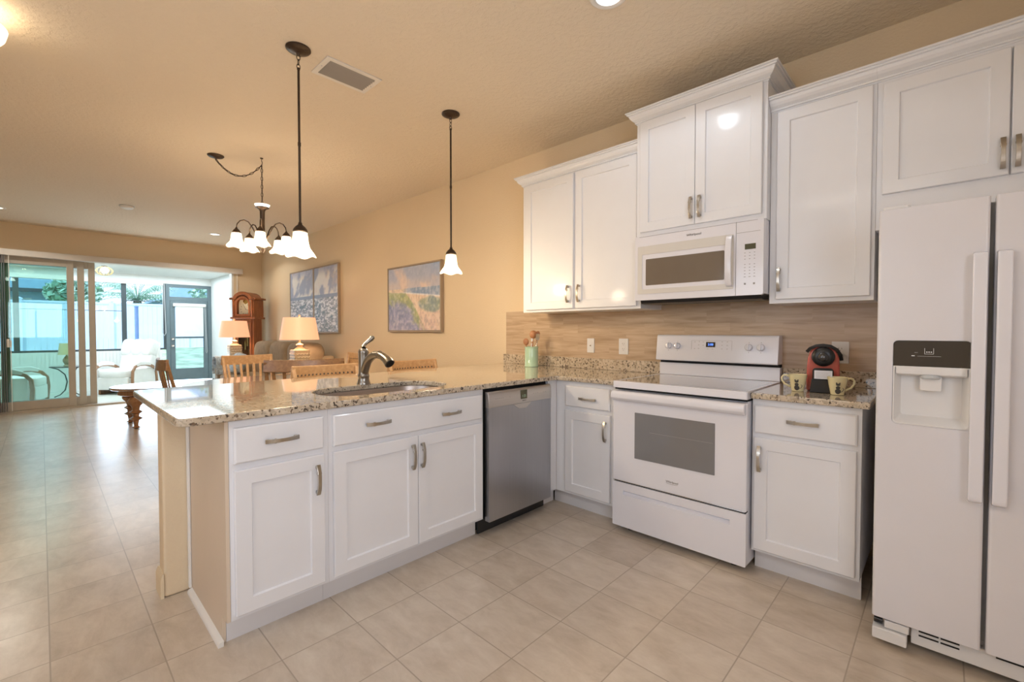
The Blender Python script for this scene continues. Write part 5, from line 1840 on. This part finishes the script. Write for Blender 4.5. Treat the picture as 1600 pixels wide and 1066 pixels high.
t = thing('cage_pendant', 'small pale wire cage pendant on the lanai ceiling', 'pendant light', (-10.0, -2.21, 2.50))
obj('canopy', MB().cyl((0, 0, 0), .05, -.02, -.001, 20), M['trim'], t)
cg = MB()
for k in range(6):
    a = PI * k / 6
    cg.tube([(.13 * math.cos(b) * math.cos(a), .13 * math.cos(b) * math.sin(a), -.02 - .085 + .085 * math.sin(b)) for b in [2 * PI * q / 24 for q in range(24)]], .004, seg=5, closed=True)
obj('cage', cg, M['brass'], t, smooth=True)
obj('globe', MB().blob((0, 0, -.095), .065, .065, .06, 1, 20, 12), M['dish'], t, smooth=True)


# recliners
def recliner(label, loc, rz):
    """faces local -y"""
    t = thing('recliner', label, 'armchair', loc, rz, 'white recliners on the lanai')
    obj('base', MB().box(-.29, .29, -.36, .30, .10, .33), M['whitefabric'], t, bevel=.03, seg=3)
    obj('footrest', MB().box(-.285, .285, -.415, -.362, .10, .345), M['whitefabric'], t, bevel=.02, seg=3)
    obj('seat_cushion', MB().blob((0, -.06, .41), .30, .37, .095, .35, 28, 14), M['whitefabric'], t, smooth=True)
    back = MB()
    back.blob((0, 0, .20), .30, .11, .22, .35, 28, 14)
    B = Matrix.Translation((0, .24, .42)) @ Matrix.Rotation(-.30, 4, 'X')
    obj('backrest', back.xf(B), M['whitefabric'], t, smooth=True)
    for x in (-.20, 0, .20):
        obj('head_pillow', MB().blob((x, -.02, .50), .115, .13, .19, .55, 20, 12).xf(B), M['whitefabric'], t, smooth=True)
    obj('back_shell', MB().box(-.31, .31, .09, .16, .0, .66).xf(B), M['whitefabric'], t, bevel=.04, seg=3)
    for s in (-1, 1):
        pts = [(s * .355, -.38, .0), (s * .355, -.40, .30), (s * .355, -.385, .46), (s * .355, -.32, .545), (s * .355, -.20, .585), (s * .355, -.02, .58), (s * .355, .16, .54), (s * .355, .30, .47)]
        a = obj('arm_frame', MB().tube(pts, 1.0, flat=(.055, .032), up=(1, 0, 0)), M['tablewood'], t, bevel=.006)
        obj('arm_pad', MB().tube([(s * .355, -.30, .572), (s * .355, -.18, .612), (s * .355, -.02, .607), (s * .355, .14, .570)], [.8, 1, 1, .8], flat=(.085, .04), up=(1, 0, 0)).xf(Matrix.Identity(4)), M['whitefabric'], a, bevel=.015)
        obj('rear_leg', MB().tube([(s * .355, .34, 0), (s * .355, .30, .46)], 1.0, flat=(.05, .03), up=(1, 0, 0)), M['tablewood'], t, bevel=.005)
        obj('side_panel', MB().box(s * .30, s * .335, -.34, .28, .12, .50), M['whitefabric'], t, bevel=.012)
        obj('runner', MB().box(s * .30 - .02, s * .30 + .02, -.34, .34, 0, .10), M['tablewood'], t, bevel=.01)
    return t


recliner('white cushioned recliner with wooden arms, seen through the open door', (-10.30, -1.86, ZF), R(50))
recliner('white cushioned recliner behind the green-tinted glass at the left edge', (-9.35, -3.50, ZF), R(165))

t = thing('patio_table', 'small glass-topped patio table with curved metal legs behind the tinted door', 'side table', (-10.25, -2.72, ZF))
obj('tabletop', MB().lathe([(0, .59), (.28, .59), (.28, .60), (0, .60)], seg=40), M['clearglass'], t)
obj('top_ring', MB().tube([(.28 * math.cos(a), .28 * math.sin(a), .588) for a in [2 * PI * k / 36 for k in range(36)]], .008, seg=6, closed=True), M['darkframe'], t)
for k in range(3):
    a = 2 * PI * k / 3 + .4
    pr_ = [(.27, .585), (.16, .54), (.07, .44), (.04, .30), (.07, .14), (.14, .05), (.22, .012)]
    obj('leg', MB().tube([(q * math.cos(a), q * math.sin(a), z) for q, z in pr_], .010, seg=8), M['darkframe'], t, smooth=True)
t = thing('patio_lamp', 'small pale lamp with a cream drum shade on the patio table', 'lamp', (-10.25, -2.76, ZF + .601))
obj('base', MB().lathe([(.05, 0), (.05, .01), (.03, .03), (.055, .08), (.06, .12), (.035, .17), (.012, .20), (.01, .24), (0, .24)], seg=24), M['lampbase'], t, smooth='auto')
obj('shade', MB().lathe([(.125, .22), (.10, .44)], seg=32), M['mug'], t, smooth='auto')

# ================================================================== OUTSIDE
gr = MB()
bm = gr.bm
nx_, ny_ = 24, 30
gv = []
for i in range(nx_ + 1):
    x = XL - .1 - (40 * i / nx_)
    z = -.16 + .66 * max(0, min(1, (-12 - x) / 9.0))
    gv.append([bm.verts.new((x, -24 + 50 * j / ny_, z + .02 * vnoise(i * .7, j * .7, 5))) for j in range(ny_ + 1)])
for i in range(nx_):
    for j in range(ny_):
        bm.faces.new((gv[i][j], gv[i + 1][j], gv[i + 1][j + 1], gv[i][j + 1]))
lawn = obj('lawn', gr, M['grass'])
lawn['kind'] = 'structure'

t = thing('vinyl_fence', 'tall white vinyl privacy fence across the back yard', 'fence', (-21.3, -3, .45))
FX, FZ0, FZ1 = -21.3, .44, 2.30
pan = MB()
y = -16.0
while y < 12:
    pan.box(FX - .015, FX + .015, y, y + .145, FZ0 + .06, FZ1 - .06)
    y += .15
obj('boards', pan, M['fence'], t, world=True)
obj('rail', MB().box(FX - .03, FX + .03, -16, 12, FZ1 - .07, FZ1), M['fence'], t, world=True)
obj('rail', MB().box(FX - .03, FX + .03, -16, 12, FZ0, FZ0 + .08), M['fence'], t, world=True)
for k in range(12):
    y = -15.6 + k * 2.4
    p = obj('post', MB().box(FX - .065, FX + .065, y - .065, y + .065, FZ0 - .05, FZ1 + .03), M['fence'], t, world=True)
    obj('cap', MB().lathe([(.095, FZ1 + .03), (.095, FZ1 + .05), (0, FZ1 + .11)], (FX, y, 0), 4), M['fence'], p, world=True)
t = thing('yard_post', 'slim blue-grey post standing just outside the lanai screens', 'post', (-14.0, -1.28, -.05))
obj('shaft', MB().cyl((0, 0, 0), .045, 0, 1.92, 16), M['bluepost'], t, smooth='auto')
obj('cap', MB().lathe([(.055, 1.92), (.05, 1.94), (0, 1.96)], seg=16), M['bluepost'], t)


def house(label, x0, x1, y0, y1, z0, zw, zr, wallm, roofm):
    t = thing('house', label, 'house', ((x0 + x1) / 2, (y0 + y1) / 2, z0), group='houses beyond the fence')
    obj('wall', MB().box(x0, x1, y0, y1, z0, zw), wallm, t, world=True)
    mb = MB()
    e = .5
    ym = min(2.5, (y1 - y0) / 3)
    xm = (x0 + x1) / 2
    v = [mb.bm.verts.new(p) for p in ((x0 - e, y0 - e, zw), (x1 + e, y0 - e, zw), (x1 + e, y1 + e, zw), (x0 - e, y1 + e, zw), (xm, y0 + ym, zr), (xm, y1 - ym, zr))]
    for f in ((3, 2, 1, 0), (0, 1, 4), (1, 2, 5, 4), (2, 3, 5), (3, 0, 4, 5)):
        mb.bm.faces.new([v[i] for i in f])
    obj('roof', mb, roofm, t, world=True)
    obj('fascia', MB().box(x1 + e, x1 + e + .03, y0 - e, y1 + e, zw - .16, zw), M['darkframe'], t, world=True)
    for yy in (y0 + 1.2, (y0 + y1) / 2, y1 - 1.2):
        w = obj('window', MB().box(x1 + .001, x1 + .03, yy - .45, yy + .45, zw - 1.4, zw - .4), M['trim'], t, world=True)
        obj('pane', MB().box(x1 + .031, x1 + .035, yy - .38, yy + .38, zw - 1.33, zw - .47), M['blackglass'], w, world=True)


house('low house with a blue-grey roof beyond the left part of the fence', -36, -27, -13.5, -2.6, .3, 3.05, 5.4, M['housewall'], M['roofteal'])
house('pale blue house with a blue-grey roof, seen right of the palm tree', -38, -29, 2.2, 9.5, .3, 3.0, 5.4, M['housewall'], M['roofteal'])


def palm(label, x, y, z, h, n, L):
    t = thing('palm_tree', label, 'palm tree', (x, y, z))
    obj('trunk', MB().lathe([(.18, 0), (.14, .3), (.13, h * .6), (.15, h)], seg=14), M['trunk'], t, smooth='auto')
    fr = MB()
    rnd = random.Random(5)
    for k in range(n):
        a = 2 * PI * k / n + rnd.uniform(-.1, .1)
        up = rnd.uniform(.35, 1.5)
        d = Vector((math.cos(a), math.sin(a), 0))
        pts = []
        for q in range(8):
            u = q / 7
            pts.append(d * (L * u * math.cos(up * .6)) + Vector((0, 0, h + L * (math.sin(up) * u - .60 * u * u))))
        side = Vector((-d.y, d.x, 0))
        for q in range(1, 8):
            for j in range(2):
                c = pts[q - 1].lerp(pts[q], j / 2)
                for s in (-1, 1):
                    tip = c + side * s * .22 * (1.15 - abs(q / 7 - .4)) + d * .14 + Vector((0, 0, -.13))
                    wv = d * .02
                    vs = [fr.bm.verts.new(p) for p in (c - wv, c + wv, tip)]
                    fr.bm.faces.new(vs)
        fr.tube([tuple(p) for p in pts], .012, seg=4)
    o = obj('fronds', fr, M['palm'], t)
    return t


palm('bushy palm tree rising above the fence right of the lanai window post', -24.0, -.10, .4, 2.15, 60, 1.9)


def tree(label, x, y, z, h, r, seed):
    t = thing('tree', label, 'tree', (x, y, z), group='leafy trees beyond the fence')
    rnd = random.Random(seed)
    obj('trunk', MB().tube([(0, 0, 0), (.05, .05, h * .5), (0, .1, h)], [.16, .12, .06], seg=10), M['trunk'], t, smooth=True)
    mb = MB()
    for k in range(900):
        v = Vector((rnd.gauss(0, 1), rnd.gauss(0, 1), rnd.gauss(0, 1))).normalized() * r * rnd.uniform(.55, 1.0)
        c = Vector((v.x, v.y, h + v.z * .75))
        a = Vector((rnd.uniform(-1, 1), rnd.uniform(-1, 1), rnd.uniform(-1, 1))).normalized() * .16
        b = a.cross(Vector((rnd.uniform(-1, 1), rnd.uniform(-1, 1), 1))).normalized() * .09
        vs = [mb.bm.verts.new(p) for p in (c - a, c + b, c + a, c - b)]
        mb.bm.faces.new(vs)
    obj('leaves', mb, M['leaf'], t)


tree('leafy green tree between the left house and the palm', -25.5, -2.05, .4, 2.5, .95, 3)
tree('leafy green tree seen through the transom over the lanai door', -25.5, 3.6, .4, 2.6, 1.5, 4)
